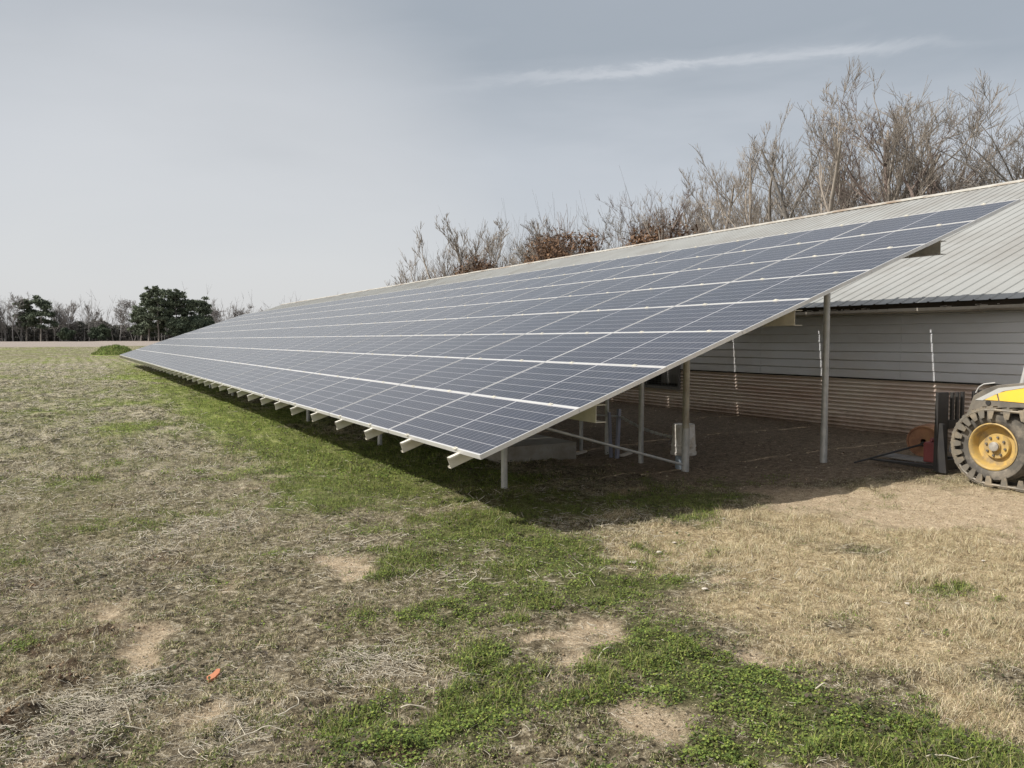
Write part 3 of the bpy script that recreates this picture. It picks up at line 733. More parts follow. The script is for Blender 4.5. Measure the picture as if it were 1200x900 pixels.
for k in range(33):   # ridge cap in lengths, each a little uneven
    ya = BY0-.3+k*3.03; yb = ya+3.05; dz = random.uniform(.0, .014)+(.003 if k % 2 else 0)
    wv_ = .20; zz = RZ1+.034+dz; dzs = wv_*math.tan(RP)
    rc.prism([(-wv_, -dzs), (0, 0), (wv_, -dzs), (wv_, -dzs-.022), (0, -.014), (-wv_, -dzs-.022)], (RX1, ya, zz), (1, 0, 0), (0, 0, 1), (0, yb-ya, 0))
child_of(rc.build('ridge_cap', MT['ridge']), roof)
child_of(MB().box(RX0+.10, RX0+.115, BY0, BY1, RZ0-.10, RZ0+.01).build('fascia', MT['fascia']), roof)
# under-roof boarding and soffit
MB().add([(RX0+.115, BY0, RZ0-.02), (WX+.1, BY0, RZ0+.07), (WX+.1, BY1, RZ0+.07), (RX0+.115, BY1, RZ0-.02)], [(0, 1, 2, 3)]).build('soffit', MT['fascia'], barn)
MB().box(WX-.006, WX+.02, BY0, BY1, ZT, RZ0+.09).build('top_board', MT['fascia'], barn)
# rafter tails
for k in range(22):
    yy = 5.0+k*1.2-6
    MB().box(RX0+.118, WX-.008, yy, yy+.04, RZ0-.10, RZ0-.025).build('rafter_tail', MT['fascia'], barn)
# gutter in lengths
def gut(y0, y1, dz, tilt):
    mb = MB(); x = RX0-.0
    pr = [(x+.09, .075), (x+.09, 0), (x+.005, 0), (x-.02, .03), (x-.02, .075), (x-.016, .075), (x-.016, .032), (x+.008, .005), (x+.085, .005), (x+.085, .075)]
    V = [(a, y0, RZ0-.155+dz+b) for a, b in pr]+[(a, y1, RZ0-.155+dz+tilt+b) for a, b in pr]; n = len(pr)
    return mb.add(V, [(k, (k+1) % n, (k+1) % n+n, k+n) for k in range(n)]+[tuple(range(n)), tuple(range(n, 2*n))])
for (ya, yb, dz, tl) in ((-12, -5, 0, 0), (-4.99, 1.2, .006, -.01), (1.21, 6.55, .005, -.006), (6.56, 8.0, -.005, .008), (8.01, 11.5, .0, .006)):
    gut(ya, yb, dz, tl).build('gutter', MT['gutter'], barn)
# torn pale insulation along the eave
ins = MB()
for k in range(70):
    yy = random.uniform(1, 12); w = random.uniform(.01, .05); h = random.uniform(.004, .016)
    ins.obox((RX0+.085, yy, RZ0-.075+random.uniform(0, .03)), (.012, 0, 0), (0, w, random.uniform(-.006, .006)), (0, 0, h))
ins.build('torn_insulation', MT['insul'], barn)['kind'] = 'stuff'
# back wall, gable ends
XB = 2*RX1-WX
MB().box(XB-.02, XB, BY0, BY1, -.1, RZ0).build('back_wall', MT['siding'], barn)
for yy in (BY0, BY1):
    MB().prism([(WX+.02, -.1), (XB-.02, -.1), (XB-.02, RZ0+.05), (RX1, RZ1-.04), (WX+.02, RZ0+.08)], (0, yy, 0), (1, 0, 0), (0, 0, 1), (0, .02 if yy < 0 else -.02, 0)).build('gable_wall', MT['siding'], barn)

# ------------------------------------------------------------------ skid steer loader with tracks over its wheels
LX = 8.36; LZ = .10; ld = empty('skid_steer_loader', (LX+.9, 3.9, LZ), 'yellow and black skid steer loader with steel tracks over its tyres parked by the barn', 'loader')
def LB(mb, name, m, parent=ld, smooth=False, bevel=0):
    o = mb.build(name, m, None, smooth, bevel); attach(o, parent); return o
WR = .375; WW = .30
for sx, (xo, sg) in enumerate(((LX, -1), (LX+1.75, 1))):
    for wy in (4.62, 3.50):
        cz = LZ+WR+.035; c = (xo, wy, cz); ax = (sg, 0, 0)
        # tyre: outer face at x=xo, body goes inwards
        ty = MB().lathe([(-WW, .25), (-WW, .33), (-WW+.03, .365), (-.04, WR-.005), (-.005, .345), (.0, .30), (-.012, .262), (-.03, .245), (-WW+.02, .235)], c, ax, 48, True)
        w = LB(MB().lathe([(-.03, .246), (-.012, .250), (-.008, .238), (-.018, .226), (-.055, .215), (-.12, .205), (-.125, .135), (-.085, .130), (-.08, .125), (-.08, .055), (-.05, .052), (-.045, .04), (-.045, 0)], c, ax, 48), 'wheel', MT['rim'], smooth=True)
        LB(ty, 'tyre', MT['rubber'], w, True)
        nb = MB()
        for k in range(8):
            t = 2*math.pi*k/8+.2; yy, zz = wy+.098*math.cos(t), cz+.098*math.sin(t)
            nb.tube((xo-sg*.085, yy, zz), (xo-sg*.062, yy, zz), .013, .012, 6)
        LB(nb, 'wheel_nuts', MT['darkpaint'], w)
        LB(MB().lathe([(-.06, .050), (-.030, .048), (-.026, .036), (-.024, .0)], c, ax, 20), 'hub', MT['hub'], w, True)
# over-the-tyre track: lugs around both wheels
for xo, sg in ((LX, -1), (LX+1.75, 1)):
    ya, yb = 4.62, 3.50; r = WR+.022; cz = LZ+WR+.035; path = []
    n = 13
    for k in range(n): t = math.pi/2-math.pi*k/(n-1); path.append((ya+r*math.cos(t), cz+r*math.sin(t), t))
    m_ = 7
    for k in range(1, m_): path.append((ya-(ya-yb)*k/m_, cz-r, -math.pi/2))
    for k in range(n): t = -math.pi/2-math.pi*k/(n-1); path.append((yb+r*math.cos(t), cz+r*math.sin(t), t))
    for k in range(1, m_): path.append((yb+(ya-yb)*k/m_, cz+r-.012*math.sin(math.pi*k/m_), math.pi/2))
    pads = MB(); Np = len(path)
    for k, (y, z, t) in enumerate(path):
        nrm = np.array([0, math.cos(t), math.sin(t)]); tan = np.array([0, -math.sin(t), math.cos(t)]); X_ = np.array([1., 0, 0])
        c = np.array([xo-sg*.15, y, z])
        pads.obox(c+nrm*.006, X_*.185, tan*.051, nrm*.011)          # plate across the tread
        pads.obox(c+nrm*.022, X_*.170, tan*.012, nrm*.010)         # grouser
        s0 = np.array([xo+sg*.026, y, z])                             # side guide: tapered tooth folded over the sidewall
        dl = random.uniform(-.008, .006); dt = random.uniform(-.004, .004); pads.prism([(-.037, .004), (.037, .004), (.030+dt, -.050), (.020+dt, -.096+dl), (-.018+dt, -.098+dl), (-.030+dt, -.055)], s0, tan, nrm, X_*sg*random.uniform(.014, .020))
        y2, z2, t2 = path[(k+1) % Np]; n2 = np.array([0, math.cos(t2), math.sin(t2)])
        for o_ in (.03, -.24):
            pads.tube(np.array([xo+sg*o_, y, z])-nrm*.006, np.array([xo+sg*o_, y2, z2])-n2*.006, .015, .015, 6)
    LB(pads, 'track', MT['track'])
# body
def slab(poly, x, w, name, m, bevel=.006, parent=ld):
    return LB(MB().prism(poly, (x, 0, 0), (0, 1, 0), (0, 0, 1), (w, 0, 0)), name, m, parent, False, bevel)
Z = CAMZ
slab([(4.55, .30), (4.55, .86), (4.30, .95), (2.2, .98), (2.2, .30)], LX+.40, .95, 'body', MT['darkpaint'])
# lift arm along the side above the wheels (dark) with yellow and silver plates
for xo, sg in ((LX+.06, 1), (LX+1.60, 1)):
    arm = slab([(4.93, .83), (4.86, 1.03), (4.76, 1.10), (4.62, 1.155), (4.36, 1.19), (3.2, 1.30), (2.3, 1.42), (2.3, 1.20), (3.2, 1.05), (3.9, .93), (4.38, .935), (4.62, .915), (4.72, .86), (4.82, .82)], xo, .10, 'lift_arm', MT['darkpaint'])
    xf = xo-.006 if xo < LX+1 else xo+.101
    slab([(4.84, .985), (4.60, 1.125), (4.30, 1.172), (4.30, 1.150), (4.55, 1.095), (4.76, .985)], xf, .005, 'silver_stripe', MT['silver'], 0, arm)
    slab([(4.74, .992), (4.62, 1.062), (4.60, .992)], xf, .005, 'yellow_plate', MT['yellow'], 0, arm)
    slab([(4.585, .992), (4.605, 1.068), (4.52, 1.098), (4.30, 1.145), (3.2, 1.27), (2.4, 1.36), (2.4, 1.24), (3.2, 1.09), (3.9, 1.0), (4.3, .985)], xf, .005, 'yellow_plate', MT['yellow'], 0, arm)
    LB(MB().tube((xo-.012, 4.70, .965), (xo+.112, 4.70, .965), .026, .026, 16), 'pivot_pin', MT['blackpaint'], arm, True)
LB(MB().path([(LX+.1, 4.86, 1.06), (LX+.1, 4.83, 1.12), (LX+.1, 4.78, 1.155), (LX+.1, 4.66, 1.175)], .007, 8), 'hydraulic_line', MT['silver'], smooth=True)
# front lower arm down to the coupler
slab([(4.93, .83), (4.84, 1.0), (5.20, .62), (5.27, .36), (5.17, .34), (5.06, .60)], LX+.30, .07, 'lower_arm', MT['blackpaint'])
slab([(4.93, .83), (4.84, 1.0), (5.20, .62), (5.27, .36), (5.17, .34), (5.06, .60)], LX+1.37, .07, 'lower_arm', MT['blackpaint'])
# cab
cab = slab([(4.56, .95), (4.40, 1.62), (4.42, 1.70), (4.36, 1.93), (3.1, 1.98), (2.95, .95)], LX+.50, .03, 'cab', MT['darkpaint'])
slab([(4.56, .95), (4.40, 1.62), (4.42, 1.70), (4.36, 1.93), (3.1, 1.98), (2.95, .95)], LX+1.22, .03, 'cab_side', MT['darkpaint'])
slab([(4.40, 1.90), (4.36, 1.96), (3.08, 2.0), (3.08, 1.94)], LX+.46, .83, 'cab_roof', MT['darkpaint'])
LB(MB().tube((LX+.46, 4.62, .95), (LX+.46, 4.43, 1.86), .028, .028, 10), 'cab_pillar', MT['silver'], smooth=True)
LB(MB().tube((LX+1.30, 4.62, .95), (LX+1.30, 4.43, 1.86), .028, .028, 10), 'cab_pillar', MT['silver'], smooth=True)
LB(MB().box(LX+.40, LX+.50, 4.33, 4.50, 1.60, 1.72), 'work_light', MT['blackpaint'], bevel=.01)
slab([(2.9, .98), (2.9, 1.55), (2.2, 1.40), (1.95, 1.1), (1.95, .4), (2.2, .35)], LX+.35, 1.05, 'engine_cover', MT['yellow'], .02)
# pallet fork frame
FY = 5.36; F0 = 8.60
fk = LB(MB().box(F0, F0+.20, FY, FY+.035, .12, 1.025).box(F0+1.05, F0+1.25, FY, FY+.035, .12, 1.025).box(F0+.2, F0+1.05, FY-.004, FY+.034, .12, .24).box(F0+.2, F0+1.05, FY-.004, FY+.034, .60, .70), 'fork_carriage', MT['blackpaint'])
for k in range(3): LB(MB().box(F0+.27+k*.10, F0+.31+k*.10, FY, FY+.03, .70, 1.02), 'guard_bar', MT['blackpaint'], fk)
for k in range(3): LB(MB().box(F0+.70+k*.12, F0+.755+k*.12, FY, FY+.03, .70, 1.02+.01*k), 'guard_bar', MT['blackpaint'], fk)
LB(MB().prism([(0, 0), (.06, .55), (.10, .56), (.12, 0)], (F0-.02, FY-.13, .12), (0, 1, 0), (0, 0, 1), (.05, 0, 0)), 'side_plate', MT['blackpaint'], fk)
for fx in (F0+.05, F0+.95):
    LB(MB().prism([(0, 0), (0, .5), (.035, .5), (.035, .045), (.85, .012), (.87, 0)], (fx, FY+.036, .135), (0, 1, 0), (0, 0, 1), (.10, 0, 0)), 'fork', MT['blackpaint'], fk, bevel=.003)
# rusty drum end lying over the forks, with a rod, and a red container behind
dr = empty('rusty_drum', (9.35, 6.1, .16), 'rust brown round drum with a dark hole lying across the loader forks', 'drum')
dc = np.array([9.30, 5.98, .16+.195]); da = np.array([-.85, -.30, 0]); da /= np.linalg.norm(da)
MB().lathe([(-.40, 0), (-.40, .185), (-.39, .195), (-.2, .192), (-.19, .198), (-.18, .192), (-.005, .195), (.006, .192), (.006, .176), (-.012, .172), (-.012, .03)], dc, da, 40).build('shell', MT['rust'], dr, True)
MB().lathe([(-.011, .032), (.0, .030), (.0, .018), (-.04, .016), (-.04, 0)], dc+np.array([0, 0, -.035]), da, 20).build('bung', MT['blackpaint'], dr, True)
p0 = onground(1001, 544); p1 = dc+da*.02+np.array([0, 0, -.035])
p0b = np.array([p0[0], p0[1], p0[2]+.02])
tag(MB().tube(p0b, p1, .011, .014, 8).build('steel_rod', MT['blackpaint'], None, True), 'thin black rod leaning from the ground up to the hole in the rusty drum', 'rod')
rc_ = np.array([8.97, 5.63, .17])
tag(MB().box(rc_[0]-.10, rc_[0]+.10, rc_[1]-.07, rc_[1]+.07, rc_[2], rc_[2]+.24).prism([(-.08, .24), (-.05, .29), (.05, .29), (.08, .24)], (rc_[0], rc_[1]-.02, rc_[2]), (1, 0, 0), (0, 0, 1), (0, .04, 0)).build('fuel_can', MT['red'], None, False, .02), 'faded red plastic can between the rusty drum and the black fork carriage', 'can')
# planks on the fork tip side
tag(MB().obox((9.08, 5.92, .158), (.0, .42, 0), (.16, 0, 0), (0, 0, .009)).build('plank', MT['boards'], None, False, .003), 'grey plank lying flat on the loader forks beneath the rusty drum', 'plank')

# ------------------------------------------------------------------ small litter
def stone(px, py, s, label, m='stone', flat=.45, name='stone', cat='stone'):
    p = onground(px, py); z, _ = surf(np.array([p[0]]), np.array([p[1]]))
    rr = random.Random(int(px*7+py)); mb = MB(); n = 7
    rings = [(-.3, .6), (.15, 1), (.6, .85), (.9, .4)]
    V = []
    for h, r_ in rings:
        for k in range(n):
            t = 2*math.pi*k/n; q = r_*s*rr.uniform(.7, 1.3); V.append((p[0]+math.cos(t)*q*1.3, p[1]+math.sin(t)*q, z[0]+h*s*flat*rr.uniform(.8, 1.2)+.012))
    F = [(i*n+k, i*n+(k+1) % n, (i+1)*n+(k+1) % n, (i+1)*n+k) for i in range(3) for k in range(n)]+[tuple(range(3*n, 4*n)), tuple(range(n))[::-1]]
    return tag(mb.add(V, F).build(name, MT[m]), label, cat)
stone(742, 660, .026, 'palest and largest white flake lying at the edge of the green patch')
stone(772, 648, .020, 'white flake just right of the largest one on the dry grass')
stone(790, 638, .014, 'small white flake between two larger ones below the shadow tip')
stone(848, 610, .014, 'small white flake on dry grass close to the array shadow edge')
stone(1063, 710, .014, 'white pebble alone in the dry grass on the right')
stone(1152, 657, .012, 'tiny white pebble near the bare dirt right of the dry grass')
stone(826, 693, .018, 'tan pebble on the round patch of bare soil')
p = onground(250, 795); z, _ = surf(np.array([p[0]]), np.array([p[1]]))
om = MB(); om.prism([(-.045, -.012), (-.01, -.02), (.03, -.012), (.055, .006), (.045, .02), (.008, .012), (-.03, .016)], (p[0], p[1], z[0]+.022), (.75, .62, .1), (-.5, .8, .2), (0, 0, .012))
tag(om.build('plastic_fragment', MT['orange']), 'bright orange plastic fragment lying in the straw of the field', 'litter')
# curled pale vine stems on the field
def stem(px, py, L, curl, az, r, label, rise=.02):
    p = onground(px, py); pts = []; x, y = p[0], p[1]; n = 14
    for k in range(n+1):
        z, _ = surf(np.array([x]), np.array([y])); pts.append((x, y, z[0]+.008+rise*math.sin(math.pi*k/n))); x += math.cos(az)*L/n; y += math.sin(az)*L/n; az += curl/n
    mb = MB()
    for k in range(n): mb.tube(pts[k], pts[k+1], r*(1-.5*k/n), r*(1-.5*(k+1)/n), 6)
    tag(mb.build('dead_stem', MT['straw'], None, True), label, 'dead stem', 'pale dead stems on the field')
stem(318, 842, .22, 2.4, -.4, .0032, 'pale dead stem curling in a hook below the orange fragment')
stem(105, 755, .16, -.6, -1.2, .0028, 'pale dead stem lying slanted beside the dark clods')
stem(160, 795, .25, 1.6, -.3, .003, 'pale dead stem arching over the bare soil patch on the left')
stem(130, 855, .16, .9, -.9, .0036, 'thick pale dead stem in the grey straw heap at lower left')
stem(270, 870, .25, -1.2, .3, .0028, 'long pale dead stem below the hooked one near the picture bottom')
stem(470, 832, .10, .3, -.6, .0040, 'short thick pale dead stem in the middle of the foreground')
stem(1085, 893, .22, 1.0, -1.0, .0026, 'thin pale dead stem lying in the green grass at lower right')
stem(700, 770, .12, .6, -.2, .003, 'short pale dead stem on the bare soil in the centre foreground')
stem(955, 808, .08, .2, -.6, .0034, 'short pale dead stem beside the lush green patch on the right')
stem(640, 800, .14, 1.0, .4, .0026, 'curved pale dead stem left of the centre bare soil')
# tangle of grey straw, lower left
sg = []
for (px, py, nn_, sp) in ((110, 822, 420, .13), (75, 870, 220, .16), (440, 775, 240, .15), (1, 860, 100, .1), (700, 590, 1, .01)):
    c = onground(px, py)
    for k in range(nn_):
        x, y = c[0]+rng.normal()*sp, c[1]+rng.normal()*sp*.8; az = rng.random()*6.28; cv = rng.normal()*2.5; L = .03+.10*rng.random(); z, _ = surf(np.array([x]), np.array([y])); z = z[0]+.006+rng.random()*.02
        for q in range(5):
            x2, y2 = x+math.cos(az)*L/5, y+math.sin(az)*L/5; z2 = z+rng.normal()*.003; sg.append((x, y, z, x2, y2, z2, .0013, .0012)); x, y, z = x2, y2, z2; az += cv/5
V, F = tubes_mesh(sg, 3); tag(raw_mesh('straw_tangle', V, F, MT['straw']), 'tangled grey straw matted on the bare field at lower left', 'straw', kind='stuff')

# ------------------------------------------------------------------ green mound far away
def mound():
    c = onground(131, 417); n = 60; xs = np.linspace(-4.2, 4.2, n); X, Y = np.meshgrid(xs, xs, indexing='ij'); x = X.ravel(); y = Y.ravel()
    r = np.sqrt((x/1.75)**2+(y/1.7)**2); z = 1.05*np.exp(-r**3.2*.9)*(.75+.5*(fbm(x*1.7+30, y*1.1, 4, 9)))-.10
    gx, gy = x+c[0]+.4, y+c[1]+2.5; V = np.stack([gx, gy, z+gz(gx, gy)], 1)
    i, j = np.meshgrid(np.arange(n-1), np.arange(n-1), indexing='ij'); a = (i*n+j).ravel(); F = np.stack([a, a+n, a+n+1, a+1], 1)
    m = simple('mound_grass', (.12, .19, .04), (.18, .22, .065), .95, 0, 2.5, None, .5, spec=.1, dirt=(.17, .15, .07), dscale=.9)
    o = raw_mesh('mound', V, F, m); tag(o, kind='structure')
    k = 9000; bx, by = (rng.random(k)-.5)*7, (rng.random(k)-.5)*6.4; rr = np.sqrt((bx/1.75)**2+(by/1.7)**2); bz = 1.05*np.exp(-rr**3.2*.9)*(.75+.5*(fbm(bx*1.7+30, by*1.1, 4, 9)))-.10
    s = bz > .06; bx, by, bz = bx[s]+c[0]+.4, by[s]+c[1]+2.5, bz[s]; bz = bz+gz(bx, by); n_ = len(bx)
    V, F, T = blades(bx, by, bz, .12+.16*rng.random(n_), .03+.03*rng.random(n_), .2+.9*rng.random(n_), pick([(.11, .17, .04), (.15, .21, .055), (.24, .24, .10)], n_))
    tag(raw_mesh('mound_grass', V, F, MT['blade'], None, T), 'green grass growing on the earth mound beyond the array', 'grass', kind='stuff')
mound()

# ------------------------------------------------------------------ trees
def grow(base, H, rr, stems=1, spread=.35, up=.35, levels=4, ratio=.62, kids=(5, 8), minr=.012, r0=None, first=.3, wig=.10):
    """bare tree skeleton -> (limb segments, twig segments)"""
    big, small = [], []
    r0 = r0 or H*.0185
    stack = []
    for s in range(stems):
        a = rr.uniform(0, 6.28); t = (rr.uniform(.03, .20) if stems > 1 else rr.uniform(0, .06))
        d = np.array([math.cos(a)*t, math.sin(a)*t, 1.]); stack.append((np.array(base, float)+np.array([math.cos(a), math.sin(a), 0])*(.2 if stems > 1 else 0), d/np.linalg.norm(d), H*rr.uniform(.75, 1.0) if s else H, r0*rr.uniform(.75, 1), 0))
    while stack:
        p, d, L, r, lv = stack.pop(); n = max(3, 9-2*lv); seg = L/n; rend = max(minr*.7, r*.22); pts = [p]; dirs = [d]
        for k in range(n):
            d = d+np.array([rr.gauss(0, wig), rr.gauss(0, wig), rr.gauss(0, wig*.5)+up*.10*(lv > 0)]); d /= np.linalg.norm(d)
            q = p+d*seg; ra_ = r+(rend-r)*k/n; rb_ = r+(rend-r)*(k+1)/n
            (big if lv <= 1 else small).append((*p, *q, max(ra_, minr*.7), max(rb_, minr*.6))); p = q; pts.append(p); dirs.append(d)
        if lv < levels:
            nk = rr.randint(*kids)
            for _ in range(nk if lv else nk+3):
                f = rr.uniform(first if lv == 0 else .2, .98); k = int(f*n); q = pts[min(k, n)]; dd = dirs[min(k, n)]
                a = np.cross(dd, np.array([rr.gauss(0, 1), rr.gauss(0, 1), rr.gauss(0, 1)])); a /= np.linalg.norm(a)+1e-9; ang = rr.uniform(.6, 1.2)*spread*1.6
                nd = dd*math.cos(ang)+a*math.sin(ang)+np.array([0, 0, up*.5]); nd[2] = max(nd[2], .95 if lv == 0 else .15); nd /= np.linalg.norm(nd)
                stack.append((q, nd, L*ratio*rr.uniform(.55, 1.0)*(1-.45*f*(lv == 0)), max(minr, r*(1-.75*f)*rr.uniform(.5, .75)), lv+1))
    return big, small
def bare_tree(x, y, H, label, m, seed, group=None, name='bare_tree', **kw):
    rr = random.Random(seed); z = float(gz(x, y)); big, small = grow((x, y, z-.2), H, rr, **kw); big, small = fit_height(big, small, x, y, z, H)
    t = empty(name, (x, y, z), label, 'tree', group)
    V, F = tubes_mesh(big, 6); raw_mesh('trunk', V, F, MT[m], t)
    if len(small): V, F = tubes_mesh(small, 3); raw_mesh('branches', V, F, MT[m], t)
    return t
def fit_height(big, small, x, y, z, H):
    B = np.array(big); S = np.array(small) if small else np.zeros((0, 8)); A = np.concatenate([B, S]); k = H/(np.percentile(A[:, 5], 99.93)-z)
    for Q in (B, S):
        for o in (0, 3): Q[:, o+2] = z+(Q[:, o+2]-z)*k; Q[:, o] = x+(Q[:, o]-x)*min(1, k*1.15); Q[:, o+1] = y+(Q[:, o+1]-y)*min(1, k*1.15)
    return B, S
def at(px, D): p = rd(px, 300, D); return p[0], p[1]
def hgt(px, py, D): return float(rd(px, py, D)[2])
TG = 'bare trees rising behind the barn roof'
spec = [  # px, top py, distance, material, kwargs, label
 (1137, 72, 36, 'bark_red', dict(stems=2, spread=.42, up=.30, levels=4, kids=(4, 6), first=.25, minr=.008, wig=.11), 'tallest bare tree behind the barn, dark reddish twigs, at the right above the roof'),
 (1052, 85, 38, 'bark_pale', dict(stems=4, spread=.36, up=.45, levels=4, kids=(4, 5), first=.25, minr=.009), 'pale many stemmed bare tree left of the tallest one behind the barn'),
 (1000, 112, 38, 'bark_pale', dict(stems=4, spread=.36, up=.4, levels=4, kids=(4, 5), first=.25, minr=.009), 'spreading pale bare tree in the middle of the tall group behind the barn'),
 (1100, 150, 40, 'bark_grey', dict(stems=3, spread=.45, up=.2, levels=4, kids=(4, 5), first=.2, minr=.008, wig=.11), 'low twiggy grey bare tree between the two tallest trees behind the barn'),
 (1195, 95, 37, 'bark_grey', dict(stems=3, spread=.45, up=.25, levels=4, kids=(4, 6), first=.25, minr=.008, wig=.11), 'grey bare tree at the right edge of the picture behind the barn'),
 (950, 150, 40, 'bark_grey', dict(stems=3, spread=.42, up=.3, levels=4, kids=(4, 5), first=.25, minr=.009), 'leaning grey bare tree left of the spreading pale tree behind the barn'),
 (898, 158, 44, 'bark_pale', dict(stems=3, spread=.28, up=.6, levels=4, kids=(4, 5), first=.25, minr=.009), 'pale upright bare tree at the left end of the tall group behind the barn'),
 (860, 178, 46, 'bark_pale', dict(stems=4, spread=.28, up=.6, levels=4, kids=(4, 5), first=.2, minr=.009), 'pale upright bare tree just left of its taller twin behind the barn'),
 (822, 200, 47, 'bark_pale', dict(stems=4, spread=.32, up=.5, levels=4, kids=(4, 5), first=.2, minr=.009), 'pale leaning bare tree above the reddish brown bush behind the barn'),
 (925, 225, 42, 'bark_pale', dict(stems=4, spread=.4, up=.3, levels=4, kids=(4, 5), first=.15, minr=.009), 'low pale bare tree in the gap of the tall group behind the barn'),
 (1250, 110, 38, 'bark_grey', dict(stems=2, spread=.4, up=.3, levels=4, kids=(4, 5), minr=.009), 'grey bare tree beyond the right edge behind the barn'),
 (782, 232, 50, 'bark_red', dict(stems=4, spread=.4, up=.35, levels=4, kids=(4, 5), first=.15, minr=.009), 'reddish bare tree right of the second brown bush behind the barn'),
 (742, 243, 54, 'bark_grey', dict(stems=4, spread=.42, up=.3, levels=4, kids=(4, 5), first=.15, minr=.014), 'grey twiggy bare tree above the second brown bush behind the barn'),
 (705, 250, 56, 'bark_red', dict(stems=4, spread=.4, up=.3, levels=4, kids=(4, 5), first=.15, minr=.014), 'reddish twiggy bare tree between the two brown bushes behind the barn'),
 (672, 262, 60, 'bark_grey', dict(stems=4, spread=.4, up=.35, levels=4, kids=(4, 5), first=.15, minr=.015), 'low grey bare tree over the first brown bush behind the barn'),
 (632, 262, 64, 'bark_pale', dict(stems=4, spread=.34, up=.5, levels=4, kids=(4, 5), first=.15, minr=.016), 'pale upright bare tree just left of the first brown bush'),
 (605, 262, 68, 'bark_pale', dict(stems=4, spread=.34, up=.5, levels=4, kids=(4, 5), first=.15, minr=.016), 'second pale bare tree left of the first brown bush'),
 (575, 262, 72, 'bark_pale', dict(stems=4, spread=.34, up=.5, levels=4, kids=(4, 5), first=.15, minr=.017), 'pale bare tree standing next right of the slender leftmost tall one'),
 (540, 262, 74, 'bark_pale', dict(stems=3, spread=.30, up=.6, levels=4, kids=(4, 5), first=.2, minr=.018), 'slender pale bare tree, leftmost of the taller ones along the ridge'),
 (515, 290, 80, 'bark_pale', dict(stems=5, spread=.4, up=.4, levels=3, kids=(4, 5), first=.15, minr=.02), 'small pale bare tree sloping down left of the slender one'),
 (492, 310, 86, 'bark_pale', dict(stems=5, spread=.4, up=.4, levels=3, kids=(4, 5), first=.15, minr=.02), 'next to last small pale bare tree along the ridge to the left'),
 (466, 320, 92, 'bark_pale', dict(stems=5, spread=.4, up=.4, levels=3, kids=(4, 5), first=.15, minr=.02), 'last and lowest small pale bare tree along the ridge to the left'),
]
for k, (px, py, D, m, kw, lab) in enumerate(spec):
    x, y = at(px, D); H = hgt(px, py, D)*1.0; bare_tree(x, y, H*1.02, lab, m, 100+k, TG, **kw)
# leaf-holding brown bushes
def leafcloud(c, rad, n, size, m, parent, seed, name='crown', clumps=18, squash=.8, hollow=0):
    g = np.random.default_rng(seed); cc = g.normal(size=(clumps, 3)); cc /= np.linalg.norm(cc, axis=1, keepdims=True); cc *= (g.random((clumps, 1))**.45); cc = cc*np.array(rad)*.8+np.array(c)
    cr = (.22+.28*g.random(clumps))*min(rad[0], rad[2])*1.0; i = g.integers(0, clumps, n); o = g.normal(size=(n, 3)); o /= np.linalg.norm(o, axis=1, keepdims=True)
    p = cc[i]+o*(g.random((n, 1))**.4)*cr[i][:, None]*np.array([1, 1, squash]); a = g.normal(size=(n, 3))*size*.5; b = g.normal(size=(n, 3))*size*.5
    V = np.stack([p-a, p+b, p+a*.9-b*.6], 1).reshape(-1, 3); return raw_mesh(name, V, np.arange(3*n).reshape(n, 3), MT[m], parent)
for k, (px, py, D, w, lab) in enumerate(((660, 280, 56, 2.3, 'larger reddish brown bush keeping its dead leaves behind the barn ridge'), (775, 272, 48, 2.2, 'lower reddish brown bush keeping its dead leaves right of the larger one'), (556, 312, 72, 1.8, 'smallest brown leafy bush at the left below the pale trees'))):
    x, y = at(px, D); H = hgt(px, py-16, D); z = float(gz(x, y)); t = empty('brown_bush', (x, y, z), lab, 'bush', 'brown leafy bushes behind the barn')
    big, small = grow((x, y, z-.2), H*.95, random.Random(k+5), stems=5, spread=.4, levels=2, kids=(5, 7), minr=.015); V, F = tubes_mesh(big+small, 4); raw_mesh('stems', V, F, MT['bark_red'], t)
    leafcloud((x, y, H*.76), (w*1.3, w*1.3, H*.26), 6500, .13, 'leaf_brown', t, 50+k, 'leaves', 70)
# low brush behind the barn that closes the view along the ridge
g = np.random.default_rng(3); segs = []
for k in range(2700):
    f = g.random(); px = 470+f*800; D = 40+46*(1-f)**1.0+g.normal()*4; x, y = at(px, D); x += 2
    h = (.50+.40*g.random())*(hgt(px, float(np.interp(px, (455, 530, 600, 780, 900, 1270), (324, 284, 276, 258, 230, 185))), D)+.3); z = 0; az = g.random()*6.28; l = .12*g.random()
    p = np.array([x, y, 0.]); d = np.array([math.cos(az)*l, math.sin(az)*l, 1.])
    for q in range(4):
        p2 = p+d*h/4; segs.append((*p, *p2, .022-.004*q, .018-.004*q)); p = p2; d = d+g.normal(size=3)*.12
        for _ in range(2):
            s_ = d+g.normal(size=3)*.5; s_[2] = abs(s_[2])+.2; e = p+s_*h*.12; segs.append((*p, *e, .010, .006))
V, F = tubes_mesh(segs, 3); tag(raw_mesh('thicket', V, F, MT['bark_grey']), 'tangled bare saplings filling the ground behind the barn', 'thicket', kind='stuff')

